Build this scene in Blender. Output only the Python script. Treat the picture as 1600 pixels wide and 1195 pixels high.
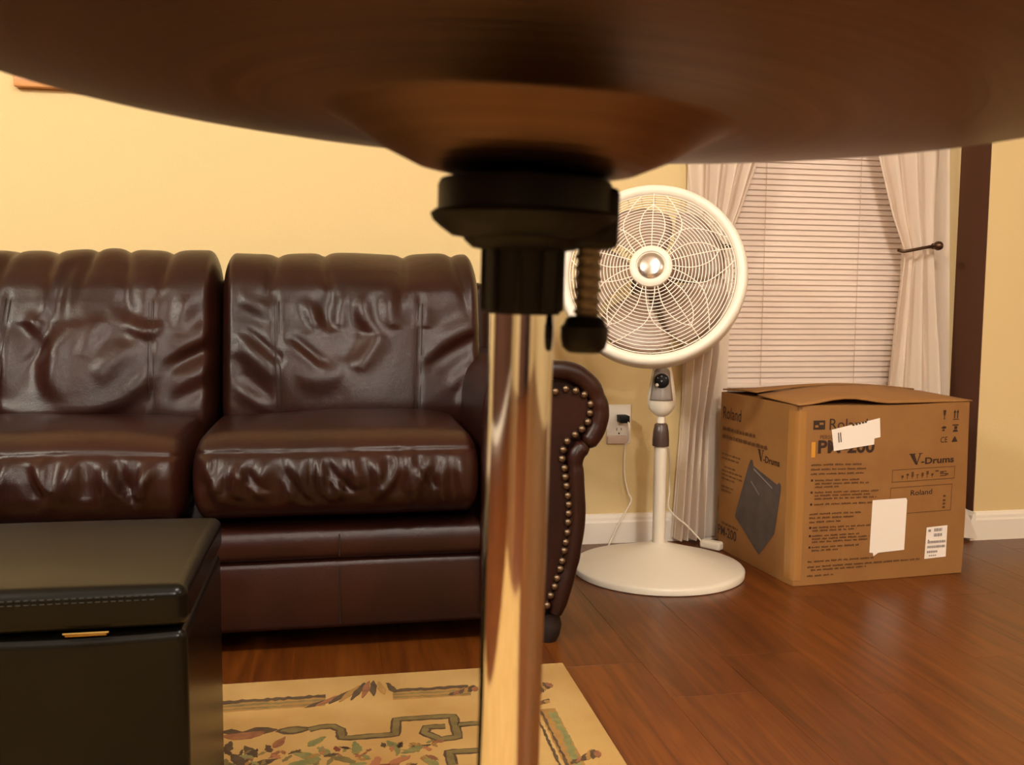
import bpy, bmesh, math, random
import numpy as np
from mathutils import Vector, Matrix, noise as mnoise

for o in list(bpy.data.objects):
    bpy.data.objects.remove(o, do_unlink=True)
SC = bpy.context.scene
COL = SC.collection
R = math.radians
rng = random.Random(7)

# ------------------------------------------------------------------ camera
cam_d = bpy.data.cameras.new('camera'); cam = bpy.data.objects.new('camera', cam_d); COL.objects.link(cam)
_r, _u, _f = (Vector(v) for v in ((0.98281, -0.18444, 0.00809), (0.0081, 0.08688, 0.99619), (0.18444, 0.979, -0.08688)))
M = Matrix.Identity(4)
for i in range(3):
    M[i][0], M[i][1], M[i][2] = _r[i], _u[i], -_f[i]
M[2][3] = 0.70
cam.matrix_world = M
cam_d.sensor_width = 36; cam_d.lens = 1500 / 1600 * 36
cam_d.clip_start = 0.01
cam_d.dof.use_dof = True; cam_d.dof.focus_distance = 2.4; cam_d.dof.aperture_fstop = 22
SC.camera = cam

# ------------------------------------------------------------------ world, lights, exposure
wd = bpy.data.worlds.new('night'); SC.world = wd; wd.use_nodes = True
wd.node_tree.nodes['Background'].inputs[0].default_value = (0.010, 0.012, 0.02, 1)
wd.node_tree.nodes['Background'].inputs[1].default_value = 1.0
def lamp(name, loc, power, radius, color):
    l = bpy.data.lights.new(name, 'POINT'); l.energy = power; l.shadow_soft_size = radius; l.color = color
    o = bpy.data.objects.new(name, l); o.location = loc; COL.objects.link(o); return o
WARM = (1.0, 0.97, 0.90)
lamp('far_ceiling_lamp_light', (-0.05, -2.6, 2.15), 95, 0.10, WARM)
lamp('near_ceiling_lamp_light', (0.46, 0.1, 2.38), 40, 0.12, WARM)
lamp('dining_lamp_light', (2.4, -1.2, 2.25), 22, 0.12, WARM)
lamp('side_lamp_light', (-2.0, 0.2, 2.2), 90, 0.16, (1.0, 0.97, 0.86))
vs = SC.view_settings
vs.view_transform = 'Standard'; vs.look = 'None'; vs.exposure = 1.0; vs.gamma = 1; vs.use_curve_mapping = False

# ------------------------------------------------------------------ material helpers
def lin(c):
    return tuple((v / 255 / 12.92 if v / 255 <= 0.04045 else ((v / 255 + 0.055) / 1.055) ** 2.4) for v in c)
def mat(name, rgb, rough=0.5, metal=0.0, bump=None, var=None, **kw):
    """rgb in sRGB 0-255; bump=(scale,strength[,dist]); var=(rgb2, scale, stretch)"""
    m = bpy.data.materials.new(name); m.use_nodes = True
    nt = m.node_tree; b = nt.nodes['Principled BSDF']
    b.inputs['Base Color'].default_value = (*lin(rgb), 1)
    b.inputs['Roughness'].default_value = rough; b.inputs['Metallic'].default_value = metal
    for k, v in kw.items():
        b.inputs[k].default_value = v
    tc = None
    if bump or var:
        tc = nt.nodes.new('ShaderNodeTexCoord')
    if var:
        mp = nt.nodes.new('ShaderNodeMapping'); mp.inputs['Scale'].default_value = var[2]
        n = nt.nodes.new('ShaderNodeTexNoise'); n.inputs['Scale'].default_value = var[1]; n.inputs['Detail'].default_value = 6
        mx = nt.nodes.new('ShaderNodeMix'); mx.data_type = 'RGBA'
        cr = nt.nodes.new('ShaderNodeValToRGB'); cr.color_ramp.elements[0].position = 0.35; cr.color_ramp.elements[1].position = 0.65
        nt.links.new(tc.outputs['Object'], mp.inputs[0]); nt.links.new(mp.outputs[0], n.inputs['Vector'])
        nt.links.new(n.outputs['Fac'], cr.inputs[0]); nt.links.new(cr.outputs[0], mx.inputs[0])
        mx.inputs[6].default_value = (*lin(rgb), 1); mx.inputs[7].default_value = (*lin(var[0]), 1)
        nt.links.new(mx.outputs[2], b.inputs['Base Color'])
    if bump:
        n = nt.nodes.new('ShaderNodeTexNoise'); n.inputs['Scale'].default_value = bump[0]; n.inputs['Detail'].default_value = 4
        bp = nt.nodes.new('ShaderNodeBump'); bp.inputs['Strength'].default_value = bump[1]
        bp.inputs['Distance'].default_value = bump[2] if len(bump) > 2 else 0.002
        nt.links.new(tc.outputs['Object'], n.inputs['Vector']); nt.links.new(n.outputs['Fac'], bp.inputs['Height'])
        nt.links.new(bp.outputs[0], b.inputs['Normal'])
    return m

def leather_mat(name, rgb, rgb2, rough, bs=0.35, spec=0.5):
    m = mat(name, rgb, rough, 0.0, None, (rgb2, 5.0, (1, 1, 1)))
    nt = m.node_tree; b = nt.nodes['Principled BSDF']
    b.inputs['Specular IOR Level'].default_value = spec
    tc = nt.nodes.new('ShaderNodeTexCoord')
    v = nt.nodes.new('ShaderNodeTexVoronoi'); v.inputs['Scale'].default_value = 420; v.feature = 'DISTANCE_TO_EDGE'
    n = nt.nodes.new('ShaderNodeTexNoise'); n.inputs['Scale'].default_value = 38; n.inputs['Detail'].default_value = 5
    ad = nt.nodes.new('ShaderNodeMath'); ad.operation = 'MULTIPLY_ADD'; ad.inputs[1].default_value = 0.35
    bp = nt.nodes.new('ShaderNodeBump'); bp.inputs['Strength'].default_value = bs; bp.inputs['Distance'].default_value = 0.003
    nt.links.new(tc.outputs['Object'], v.inputs['Vector']); nt.links.new(tc.outputs['Object'], n.inputs['Vector'])
    nt.links.new(v.outputs['Distance'], ad.inputs[0]); nt.links.new(n.outputs['Fac'], ad.inputs[2])
    nt.links.new(ad.outputs[0], bp.inputs['Height']); nt.links.new(bp.outputs[0], b.inputs['Normal'])
    return m

def wood_floor_mat():
    m = bpy.data.materials.new('laminate_oak'); m.use_nodes = True
    nt = m.node_tree; b = nt.nodes['Principled BSDF']
    tc = nt.nodes.new('ShaderNodeTexCoord'); oi = nt.nodes.new('ShaderNodeObjectInfo')
    mul = nt.nodes.new('ShaderNodeVectorMath'); mul.operation = 'MULTIPLY_ADD'
    mul.inputs[1].default_value = (9, 7, 5)
    cmb = nt.nodes.new('ShaderNodeCombineXYZ')
    for i in range(3): nt.links.new(oi.outputs['Random'], cmb.inputs[i])
    nt.links.new(cmb.outputs[0], mul.inputs[0]); nt.links.new(tc.outputs['Object'], mul.inputs[2])
    mp = nt.nodes.new('ShaderNodeMapping'); mp.inputs['Scale'].default_value = (26, 1.6, 1)
    nt.links.new(mul.outputs[0], mp.inputs[0])
    n1 = nt.nodes.new('ShaderNodeTexNoise'); n1.inputs['Scale'].default_value = 1.6; n1.inputs['Detail'].default_value = 8; n1.inputs['Distortion'].default_value = 0.8
    nt.links.new(mp.outputs[0], n1.inputs['Vector'])
    mp2 = nt.nodes.new('ShaderNodeMapping'); mp2.inputs['Scale'].default_value = (110, 5, 1)
    nt.links.new(mul.outputs[0], mp2.inputs[0])
    n2 = nt.nodes.new('ShaderNodeTexNoise'); n2.inputs['Scale'].default_value = 1.5; n2.inputs['Detail'].default_value = 3
    nt.links.new(mp2.outputs[0], n2.inputs['Vector'])
    cr = nt.nodes.new('ShaderNodeValToRGB')
    cr.color_ramp.elements[0].position = 0.30; cr.color_ramp.elements[0].color = (*lin((80, 38, 9)), 1)
    cr.color_ramp.elements[1].position = 0.70; cr.color_ramp.elements[1].color = (*lin((114, 61, 16)), 1)
    e = cr.color_ramp.elements.new(0.5); e.color = (*lin((99, 49, 12)), 1)
    nt.links.new(n1.outputs['Fac'], cr.inputs[0])
    mx = nt.nodes.new('ShaderNodeMix'); mx.data_type = 'RGBA'; mx.blend_type = 'MULTIPLY'
    cr2 = nt.nodes.new('ShaderNodeValToRGB')
    cr2.color_ramp.elements[0].position = 0.36; cr2.color_ramp.elements[0].color = (0.72, 0.68, 0.62, 1)
    cr2.color_ramp.elements[1].position = 0.5; cr2.color_ramp.elements[1].color = (1, 1, 1, 1)
    nt.links.new(n2.outputs['Fac'], cr2.inputs[0])
    mx.inputs[0].default_value = 0.8
    nt.links.new(cr.outputs[0], mx.inputs[6]); nt.links.new(cr2.outputs[0], mx.inputs[7])
    hv = nt.nodes.new('ShaderNodeHueSaturation')
    mr = nt.nodes.new('ShaderNodeMapRange'); mr.inputs['To Min'].default_value = 0.86; mr.inputs['To Max'].default_value = 1.12
    nt.links.new(oi.outputs['Random'], mr.inputs[0]); nt.links.new(mr.outputs[0], hv.inputs['Value'])
    nt.links.new(mx.outputs[2], hv.inputs['Color']); nt.links.new(hv.outputs[0], b.inputs['Base Color'])
    b.inputs['Roughness'].default_value = 0.34
    bp = nt.nodes.new('ShaderNodeBump'); bp.inputs['Strength'].default_value = 0.12; bp.inputs['Distance'].default_value = 0.001
    nt.links.new(n2.outputs['Fac'], bp.inputs['Height']); nt.links.new(bp.outputs[0], b.inputs['Normal'])
    return m

def cymbal_mat():
    m = mat('lathed_bronze', (150, 112, 84), 0.34, 1.0)
    nt = m.node_tree; b = nt.nodes['Principled BSDF']
    b.inputs['Anisotropic'].default_value = 0.75
    tg = nt.nodes.new('ShaderNodeTangent'); tg.direction_type = 'RADIAL'; tg.axis = 'Z'
    nt.links.new(tg.outputs[0], b.inputs['Tangent'])
    tc = nt.nodes.new('ShaderNodeTexCoord'); sp = nt.nodes.new('ShaderNodeSeparateXYZ'); cb = nt.nodes.new('ShaderNodeCombineXYZ')
    nt.links.new(tc.outputs['Object'], sp.inputs[0]); nt.links.new(sp.outputs[0], cb.inputs[0]); nt.links.new(sp.outputs[1], cb.inputs[1])
    ln = nt.nodes.new('ShaderNodeVectorMath'); ln.operation = 'LENGTH'; nt.links.new(cb.outputs[0], ln.inputs[0])
    n = nt.nodes.new('ShaderNodeTexNoise'); n.noise_dimensions = '1D'; n.inputs['Scale'].default_value = 420; n.inputs['Detail'].default_value = 3
    nt.links.new(ln.outputs['Value'], n.inputs['W'])
    bp = nt.nodes.new('ShaderNodeBump'); bp.inputs['Strength'].default_value = 0.25; bp.inputs['Distance'].default_value = 0.0006
    nt.links.new(n.outputs['Fac'], bp.inputs['Height']); nt.links.new(bp.outputs[0], b.inputs['Normal'])
    n2 = nt.nodes.new('ShaderNodeTexNoise'); n2.noise_dimensions = '1D'; n2.inputs['Scale'].default_value = 160; n2.inputs['Detail'].default_value = 4
    nt.links.new(ln.outputs['Value'], n2.inputs['W'])
    mx = nt.nodes.new('ShaderNodeMix'); mx.data_type = 'RGBA'
    nt.links.new(n2.outputs['Fac'], mx.inputs[0])
    mx.inputs[6].default_value = (*lin((88, 64, 51)), 1); mx.inputs[7].default_value = (*lin((118, 88, 71)), 1)
    nt.links.new(mx.outputs[2], b.inputs['Base Color'])
    return m

def sheer_mat():
    m = bpy.data.materials.new('sheer_cream_voile'); m.use_nodes = True
    nt = m.node_tree; b = nt.nodes['Principled BSDF']; out = nt.nodes['Material Output']
    b.inputs['Base Color'].default_value = (*lin((232, 212, 192)), 1); b.inputs['Roughness'].default_value = 0.8
    tl = nt.nodes.new('ShaderNodeBsdfTranslucent'); tl.inputs[0].default_value = (*lin((232, 212, 192)), 1)
    tr = nt.nodes.new('ShaderNodeBsdfTransparent')
    m1 = nt.nodes.new('ShaderNodeMixShader'); m1.inputs[0].default_value = 0.2
    m2 = nt.nodes.new('ShaderNodeMixShader'); m2.inputs[0].default_value = 0.07
    nt.links.new(b.outputs[0], m1.inputs[1]); nt.links.new(tl.outputs[0], m1.inputs[2])
    nt.links.new(m1.outputs[0], m2.inputs[1]); nt.links.new(tr.outputs[0], m2.inputs[2])
    nt.links.new(m2.outputs[0], out.inputs[0])
    return m

MT = dict(
    wall=mat('cream_wall_paint', (220, 192, 138), 0.75, 0, (160, 0.25, 0.002)),
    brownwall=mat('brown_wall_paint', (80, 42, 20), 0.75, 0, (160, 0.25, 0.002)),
    ceil=mat('ceiling_white', (228, 218, 200), 0.9, 0, (120, 0.3, 0.003)),
    trim=mat('trim_white', (238, 226, 210), 0.45),
    floor=wood_floor_mat(),
    doordark=mat('added_door_dark', (44, 24, 18), 0.45),  # for the added rear door, dark for the pole to reflect
    sub=mat('subfloor', (40, 24, 14), 0.9),
    leather=leather_mat('brown_leather', (34, 14, 10), (46, 19, 12), 0.33, 0.28, 0.32),
    ott=leather_mat('black_leather', (8, 6, 4), (11, 8, 5), 0.27, 0.08, 0.20),
    stitch=mat('stitch_thread', (30, 26, 20), 0.8),
    seam=mat('leather_seam', (30, 16, 13), 0.55),
    nail=mat('antique_brass', (112, 90, 70), 0.34, 0.85),
    brass=mat('brass', (150, 118, 62), 0.35, 1.0),
    darkwood=mat('dark_wood_foot', (30, 20, 16), 0.5),
    fanw=mat('white_fan_plastic', (232, 220, 202), 0.35),
    fanwire=mat('white_fan_wire', (252, 240, 224), 0.4),
    fangrey=mat('grey_fan_plastic', (150, 138, 130), 0.35),
    blade=mat('smoky_blade', (178, 146, 126), 0.35, 0, None, None, **{'Transmission Weight': 0.25}),
    black=mat('black_plastic', (12, 11, 13), 0.5, 0, (300, 0.15, 0.0006), None, **{'Specular IOR Level': 0.22}),
    collar=mat('dark_brown_collar', (74, 56, 50), 0.35),
    badge=mat('silver_badge', (215, 205, 195), 0.22, 0.9),
    screwmetal=mat('worn_zinc', (120, 108, 92), 0.45, 0.5),
    chrome=mat('chrome', (225, 222, 218), 0.06, 1.0),
    bronze=cymbal_mat(),
    card=mat('cardboard', (148, 101, 50), 0.72, 0, (60, 0.25, 0.002), ((140, 94, 45), 9.0, (1, 1, 1))),
    carddark=mat('cardboard_inner', (120, 84, 50), 0.85),
    ink=mat('dark_brown_ink', (52, 29, 14), 0.7),
    inkmid=mat('mid_brown_ink', (92, 56, 26), 0.7),
    inkdark=mat('picture_ink', (66, 56, 56), 0.55, 0, None, ((80, 68, 64), 30.0, (1, 1, 1))),
    inkorange=mat('orange_ink', (206, 140, 40), 0.7),
    paper=mat('white_label_paper', (240, 226, 212), 0.6),
    greyink=mat('grey_ink', (136, 124, 122), 0.7),
    tape=mat('clear_tape', (158, 110, 58), 0.22),
    sheer=sheer_mat(),
    slat=mat('blind_vinyl', (228, 206, 190), 0.45),
    cordw=mat('white_cord', (238, 224, 204), 0.5),
    bronzeh=mat('dark_bronze_metal', (92, 70, 52), 0.32, 0.85),
    glass=mat('window_glass', (240, 245, 245), 0.02, 0, None, None, **{'Transmission Weight': 1.0}),
    plate=mat('ivory_plate', (226, 214, 200), 0.4),
    mauve=mat('mauve_plastic', (196, 168, 150), 0.4),
    slot=mat('socket_slot', (40, 32, 28), 0.7),
    framewood=mat('honey_wood_frame', (222, 158, 98), 0.4, 0, None, ((204, 138, 80), 12.0, (1, 8, 8))),
    artprint=mat('art_paper', (214, 190, 150), 0.7, 0, None, ((150, 130, 96), 6.0, (1, 1, 1))),
    rug=mat('rug_cream_pile', (198, 160, 98), 0.95, 0, (700, 0.6, 0.004), ((184, 142, 78), 7.0, (1, 1, 1))),
    rugolive=mat('rug_olive_pile', (126, 108, 62), 0.95, 0, (700, 0.6, 0.004), ((110, 92, 50), 40.0, (1, 1, 1))),
    rugdark=mat('rug_dark_pile', (72, 52, 34), 0.95, 0, (700, 0.6, 0.004), ((88, 66, 40), 60.0, (1, 1, 1))),
    rugtan=mat('rug_tan_pile', (160, 118, 58), 0.95, 0, (700, 0.6, 0.004), ((146, 106, 52), 40.0, (1, 1, 1))),
    rugrust=mat('rug_rust_pile', (150, 96, 58), 0.95, 0, (700, 0.6, 0.004), ((124, 76, 48), 60.0, (1, 1, 1))),
    rugred=mat('rug_red_pile', (122, 58, 40), 0.95, 0, (700, 0.6, 0.004)),
    ruggreen=mat('rug_green_pile', (112, 112, 66), 0.95, 0, (700, 0.6, 0.004), ((140, 128, 74), 60.0, (1, 1, 1))),
    rugpink=mat('rug_pink_pile', (166, 104, 66), 0.95, 0, (700, 0.6, 0.004)),
)

# ------------------------------------------------------------------ mesh helpers
def tag(o, label=None, cat=None, group=None, kind=None):
    if label: o['label'] = label
    if cat: o['category'] = cat
    if group: o['group'] = group
    if kind: o['kind'] = kind
    return o
def empty(name, loc=(0, 0, 0), rz=0.0):
    o = bpy.data.objects.new(name, None); COL.objects.link(o); o.location = loc; o.rotation_euler = (0, 0, rz)
    o.empty_display_size = 0.05
    return o
def link(name, me, m, parent=None, smooth=None):
    if m is not None and not me.materials:
        me.materials.append(MT[m] if isinstance(m, str) else m)
    if smooth is not None:
        me.shade_smooth()
        me.set_sharp_from_angle(angle=R(smooth))
    o = bpy.data.objects.new(name, me); COL.objects.link(o)
    if parent is not None: o.parent = parent
    return o
class MB:
    def __init__(s): s.v = []; s.f = []
    def add(s, vs, fs):
        k = len(s.v); s.v += [tuple(v) for v in vs]; s.f += [tuple(i + k for i in f) for f in fs]; return s
    def box(s, x0, x1, y0, y1, z0, z1, mtx=None):
        vs = [Vector((x, y, z)) for z in (z0, z1) for y in (y0, y1) for x in (x0, x1)]
        if mtx is not None: vs = [mtx @ v for v in vs]
        return s.add(vs, [(0, 2, 3, 1), (4, 5, 7, 6), (0, 1, 5, 4), (1, 3, 7, 5), (3, 2, 6, 7), (2, 0, 4, 6)])
    def lathe(s, prof, n=32, mtx=None, closed=False):
        """prof: (r,z) list, revolve round z"""
        vs = []; fs = []; m = len(prof)
        for i in range(n):
            a = 2 * math.pi * i / n
            for r_, z_ in prof:
                v = Vector((r_ * math.cos(a), r_ * math.sin(a), z_))
                vs.append(mtx @ v if mtx is not None else v)
        for i in range(n):
            j = (i + 1) % n
            for k in range(m if closed else m - 1):
                k2 = (k + 1) % m
                fs.append((i * m + k, j * m + k, j * m + k2, i * m + k2))
        if not closed:
            if prof[0][0] > 1e-5: fs.append(tuple(i * m for i in range(n))[::-1])
            if prof[-1][0] > 1e-5: fs.append(tuple(i * m + m - 1 for i in range(n)))
        return s.add(vs, fs)
    def tube(s, pts, rad, n=8, closed=False, mtx=None):
        pts = [Vector(p) for p in pts]; N = len(pts)
        rads = rad if isinstance(rad, (list, tuple)) else [rad] * N
        vs = []; fs = []; nrm = None
        for i, p in enumerate(pts):
            a = pts[i - 1] if (i > 0 or closed) else p
            b = pts[(i + 1) % N] if (i < N - 1 or closed) else p
            t = (b - a).normalized()
            if nrm is None:
                nrm = t.orthogonal().normalized()
            else:
                nrm = (nrm - t * nrm.dot(t)).normalized()
            bi = t.cross(nrm)
            for k in range(n):
                q = p + (nrm * math.cos(2 * math.pi * k / n) + bi * math.sin(2 * math.pi * k / n)) * rads[i]
                vs.append(mtx @ q if mtx is not None else q)
        for i in range(N if closed else N - 1):
            j = (i + 1) % N
            for k in range(n):
                k2 = (k + 1) % n
                fs.append((i * n + k, i * n + k2, j * n + k2, j * n + k))
        if not closed:
            fs.append(tuple(range(n))[::-1]); fs.append(tuple((N - 1) * n + k for k in range(n)))
        return s.add(vs, fs)
    def prism(s, poly, z0, z1, fn=None):
        """poly: (x,y) ring, extruded z0..z1; fn maps (x,y,z)->Vector"""
        n = len(poly); fn = fn or (lambda x, y, z: Vector((x, y, z)))
        vs = [fn(x, y, z0) for x, y in poly] + [fn(x, y, z1) for x, y in poly]
        fs = [tuple(range(n))[::-1], tuple(range(n, 2 * n))] + [(i, (i + 1) % n, n + (i + 1) % n, n + i) for i in range(n)]
        return s.add(vs, fs)
    def mesh(s, name, bevel=0.0, seg=2, recalc=True):
        me = bpy.data.meshes.new(name); me.from_pydata(s.v, [], s.f)
        bm = bmesh.new(); bm.from_mesh(me)
        if recalc: bmesh.ops.recalc_face_normals(bm, faces=bm.faces)
        if bevel > 0:
            bmesh.ops.bevel(bm, geom=list(bm.edges), offset=bevel, segments=seg, profile=0.5, affect='EDGES', clamp_overlap=True)
        bm.to_mesh(me); bm.free(); me.update(); return me
    def build(s, name, m, parent=None, bevel=0.0, seg=2, smooth=None):
        return link(name, s.mesh(name, bevel, seg), m, parent, smooth if smooth is not None else (40 if bevel > 0 else None))
def rot_to(axis):
    return Vector(axis).normalized().to_track_quat('Z', 'Y').to_matrix().to_4x4()
def catmull(pts, k=6, closed=False):
    P = [Vector(p) for p in pts]; n = len(P); out = []
    rg = range(n) if closed else range(n - 1)
    for i in rg:
        p0 = P[(i - 1) % n] if (closed or i > 0) else P[0]
        p1 = P[i]; p2 = P[(i + 1) % n]
        p3 = P[(i + 2) % n] if (closed or i + 2 < n) else P[-1]
        for j in range(k):
            t = j / k
            out.append(0.5 * ((2 * p1) + (p2 - p0) * t + (2 * p0 - 5 * p1 + 4 * p2 - p3) * t * t + (3 * p1 - p0 - 3 * p2 + p3) * t ** 3))
    if not closed: out.append(P[-1])
    return out

# ------------------------------------------------------------------ the room
WY = 2.633            # sofa and window wall
JY = 2.50; JX = 1.866 # projecting wall on the right, its side face
X0, X1, Y0, ZC = -4.2, 3.9, -4.3, 2.55
# floor: planks run towards the sofa wall
fl = MB().box(X0, X1, Y0, WY + 0.1, -0.06, -0.0125).build('floor', 'sub'); tag(fl, kind='structure')
pw, pl = 0.165, 1.55
xi = X0; row = 0
pr = random.Random(3)
while xi < X1 - 1e-4:
    x2 = min(xi + pw, X1)
    y = WY - pr.uniform(0.15, 1.2); top = WY
    while True:
        lo = max(y, Y0)
        ln, wd_ = top - lo, x2 - xi
        me = MB().box(-wd_ / 2 + 0.0001, wd_ / 2 - 0.0001, -ln / 2 + 0.0001, ln / 2 - 0.0001, -0.0125, 0).mesh('plank', 0.0005, 1)
        o = link('plank', me, 'floor', fl); o.location = ((xi + x2) / 2, (lo + top) / 2, 0)
        if lo <= Y0: break
        top = lo; y = lo - pl
    xi = x2; row += 1
tag(MB().box(X0, X1, Y0, WY + 0.1, ZC, ZC + 0.1).build('ceiling', 'ceil'), kind='structure')
# sofa/window wall with its opening
wx0, wx1, wz0, wz1 = 1.085, 1.715, 0.40, 1.98
wb = MB()
for a in ((X0, wx0, 0, ZC), (wx1, X1, 0, ZC), (wx0, wx1, 0, wz0), (wx0, wx1, wz1, ZC)):
    wb.box(a[0], a[1], WY, WY + 0.14, a[2], a[3])
tag(wb.build('wall_back', 'wall'), kind='structure')
tag(MB().box(JX, X1, JY, WY, 0, ZC).build('wall_projecting', 'wall'), kind='structure')
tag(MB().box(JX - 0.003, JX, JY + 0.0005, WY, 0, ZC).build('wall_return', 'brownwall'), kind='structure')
tag(MB().box(X0 - 0.1, X0, Y0, WY + 0.1, 0, ZC).build('wall_left', 'brownwall'), kind='structure')
tag(MB().box(X1, X1 + 0.1, Y0, WY + 0.1, 0, ZC).build('wall_right', 'wall'), kind='structure')
tag(MB().box(X0, X1, Y0 - 0.1, Y0, 0, ZC).build('wall_rear', 'wall'), kind='structure')
def baseboard(name, p0, p1, nrm):
    """profiled skirting from p0 to p1, nrm = outward normal"""
    d = (Vector(p1) - Vector(p0)); L = d.length; d.normalize(); n = Vector(nrm)
    prof = [(0, 0), (0.016, 0), (0.016, 0.060), (0.013, 0.066), (0.012, 0.074), (0.006, 0.082), (0, 0.084)]
    b = MB().prism(prof, 0, L, lambda x, y, z: Vector(p0) + n * x + Vector((0, 0, y)) + d * z)
    return tag(b.build(name, 'trim'), kind='structure')
baseboard('baseboard_back', (X0, WY, 0), (JX - 0.019, WY, 0), (0, -1, 0))
baseboard('baseboard_return', (JX - 0.003, WY - 0.001, 0), (JX - 0.003, JY - 0.016, 0), (-1, 0, 0))
baseboard('baseboard_projecting', (JX - 0.003, JY, 0), (X1, JY, 0), (0, -1, 0))
baseboard('baseboard_left', (X0, Y0, 0), (X0, WY - 0.017, 0), (1, 0, 0))
# unseen brown panel and dark double door, added to darken the chrome pole's reflections
tag(MB().box(-1.25, 0.097, Y0, Y0 + 0.012, 0, ZC).box(0.097, 1.603, Y0, Y0 + 0.012, 2.125, ZC).box(1.603, 1.78, Y0, Y0 + 0.012, 0, ZC).build('wall_rear_added_dark', 'brownwall'), kind='structure')
dr = tag(empty('added_door_1', (0.85, Y0, 0)), kind='structure')
for sx in (-1, 1):
    lf = MB().box(min(0.004 * sx, 0.75 * sx), max(0.004 * sx, 0.75 * sx), 0.001, 0.04, 0.01, 2.12).build('added_door_leaf', 'doordark', dr, 0.004)
    MB().lathe([(0.0001, 0.05), (0.02, 0.045), (0.026, 0.03), (0.02, 0.015), (0.01, 0.01), (0.01, 0.0)], 20, Matrix.Translation((0.06 * sx, 0.04, 1.0)) @ Matrix.Rotation(R(-90), 4, 'X')).build('added_door_knob', 'brass', lf, 0, 2, 40)
# window
win = tag(empty('window_1', ((wx0 + wx1) / 2, WY + 0.09, wz0)), kind='structure')
hw, hh = (wx1 - wx0) / 2, wz1 - wz0
fr = MB()
fr.box(-hw, -hw + 0.04, -0.02, 0.03, 0, hh).box(hw - 0.04, hw, -0.02, 0.03, 0, hh)
fr.box(-hw + 0.04, hw - 0.04, -0.02, 0.03, 0, 0.045).box(-hw + 0.04, hw - 0.04, -0.02, 0.03, hh - 0.045, hh)
fr.box(-hw + 0.04, hw - 0.04, -0.015, 0.025, hh / 2 - 0.02, hh / 2 + 0.02)
fr.build('window_frame', 'trim', win)
MB().box(-hw + 0.04, hw - 0.04, 0.003, 0.007, 0.045, hh / 2 - 0.02).build('pane', 'glass', win)
MB().box(-hw + 0.04, hw - 0.04, 0.003, 0.007, hh / 2 + 0.02, hh - 0.045).build('pane', 'glass', win)
MB().box(-hw - 0.0, hw + 0.0, -0.105, -0.02, -0.001, 0.018).build('window_sill', 'trim', win, 0.003)
# blinds: every slat a piece
bl = empty('window_blind', ((wx0 + wx1) / 2, WY + 0.032, wz1))
tag(bl, 'closed cream slatted blind hanging in the window between the curtains', 'blind')
MB().box(-hw + 0.008, hw - 0.008, -0.02, 0.02, -0.04, -0.002).build('head_rail', 'slat', bl, 0.003)
sm = MB()
N = 6; sv = []; sf = []
for i in range(N + 1):
    t = i / N - 0.5
    ang = R(76)
    yy, zz = t * 0.0220, 0.0016 * (1 - (2 * t) ** 2)
    y_, z_ = yy * math.cos(ang) - zz * math.sin(ang), -yy * math.sin(ang) - zz * math.cos(ang)
    for x in (-hw + 0.012, hw - 0.012): sv.append((x, -y_, -z_ * -1))
for i in range(N): sf.append((2 * i, 2 * i + 1, 2 * i + 3, 2 * i + 2))
sm.add(sv, sf)
slat_me = sm.mesh('slat'); slat_me.materials.append(MT['slat']); slat_me.shade_smooth()
pitch = 0.0162; zb = -0.055
ns = int((wz1 - 0.055 - wz0 - 0.05) / pitch)
for i in range(ns):
    o = link('slat', slat_me, None, bl); o.location = (0, 0, zb - i * pitch)
MB().box(-hw + 0.012, hw - 0.012, -0.012, 0.012, zb - ns * pitch - 0.008, zb - ns * pitch + 0.006).build('bottom_rail', 'slat', bl, 0.002)
for xc in (-0.152, 0.148):
    MB().tube([(xc, -0.0165, -0.04), (xc, -0.0165, zb - ns * pitch)], 0.0009, 5).build('ladder_cord', 'mauve', bl)

# ------------------------------------------------------------------ leather shapes
def rounded_box(w, d, h, e, cuts):
    bm = bmesh.new(); bmesh.ops.create_cube(bm, size=2)
    bmesh.ops.subdivide_edges(bm, edges=list(bm.edges), cuts=cuts, use_grid_fill=True)
    co = np.array([v.co for v in bm.verts]); 
    H = np.array([w / 2, d / 2, h / 2])
    if isinstance(e, tuple):      # corner radii (x, y, z); sample the curved rims more densely
        r_ = np.array(e)
        edge = 1 - 1.5 * r_ / H
        c2 = np.where(np.abs(co) < 0.7, co * (np.clip(edge, .2, .97) / 0.7), np.sign(co) * (np.clip(edge, .2, .97) + (np.abs(co) - 0.7) / 0.3 * (1 - np.clip(edge, .2, .97))))
        p = c2 * H
        inner = np.clip(p, -(H - r_), H - r_)
        d_ = (p - inner) / r_
        n = np.linalg.norm(d_, axis=1); n[n < 1e-6] = 1
        return bm, co, inner + d_ / n[:, None] * r_
    n = (np.abs(co) ** e).sum(1) ** (1 / e)
    return bm, co, co / n[:, None] * H
def gauss_fold(X, Z, segs):
    D = np.zeros_like(X)
    for x0, z0, x1, z1, w, a, cv in segs:
        dx, dz = x1 - x0, z1 - z0; L = math.hypot(dx, dz) + 1e-9
        t = ((X - x0) * dx + (Z - z0) * dz) / L ** 2
        s = ((X - x0) * dz - (Z - z0) * dx) / L
        s = s - cv * L * 4 * t * (1 - t)
        tt = np.clip(t, -0.25, 1.25)
        tp = np.clip(1 - np.abs(2 * tt - 1) ** 3 * 0.7, 0, 1) * ((t > -0.2) & (t < 1.2)) * np.clip(np.minimum(t + 0.2, 1.2 - t) / 0.3, 0, 1)
        D += a * (np.exp(-(s / w) ** 2) - 0.55 * np.exp(-((s - 1.7 * w) / w) ** 2) ) * tp
    return D
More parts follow.
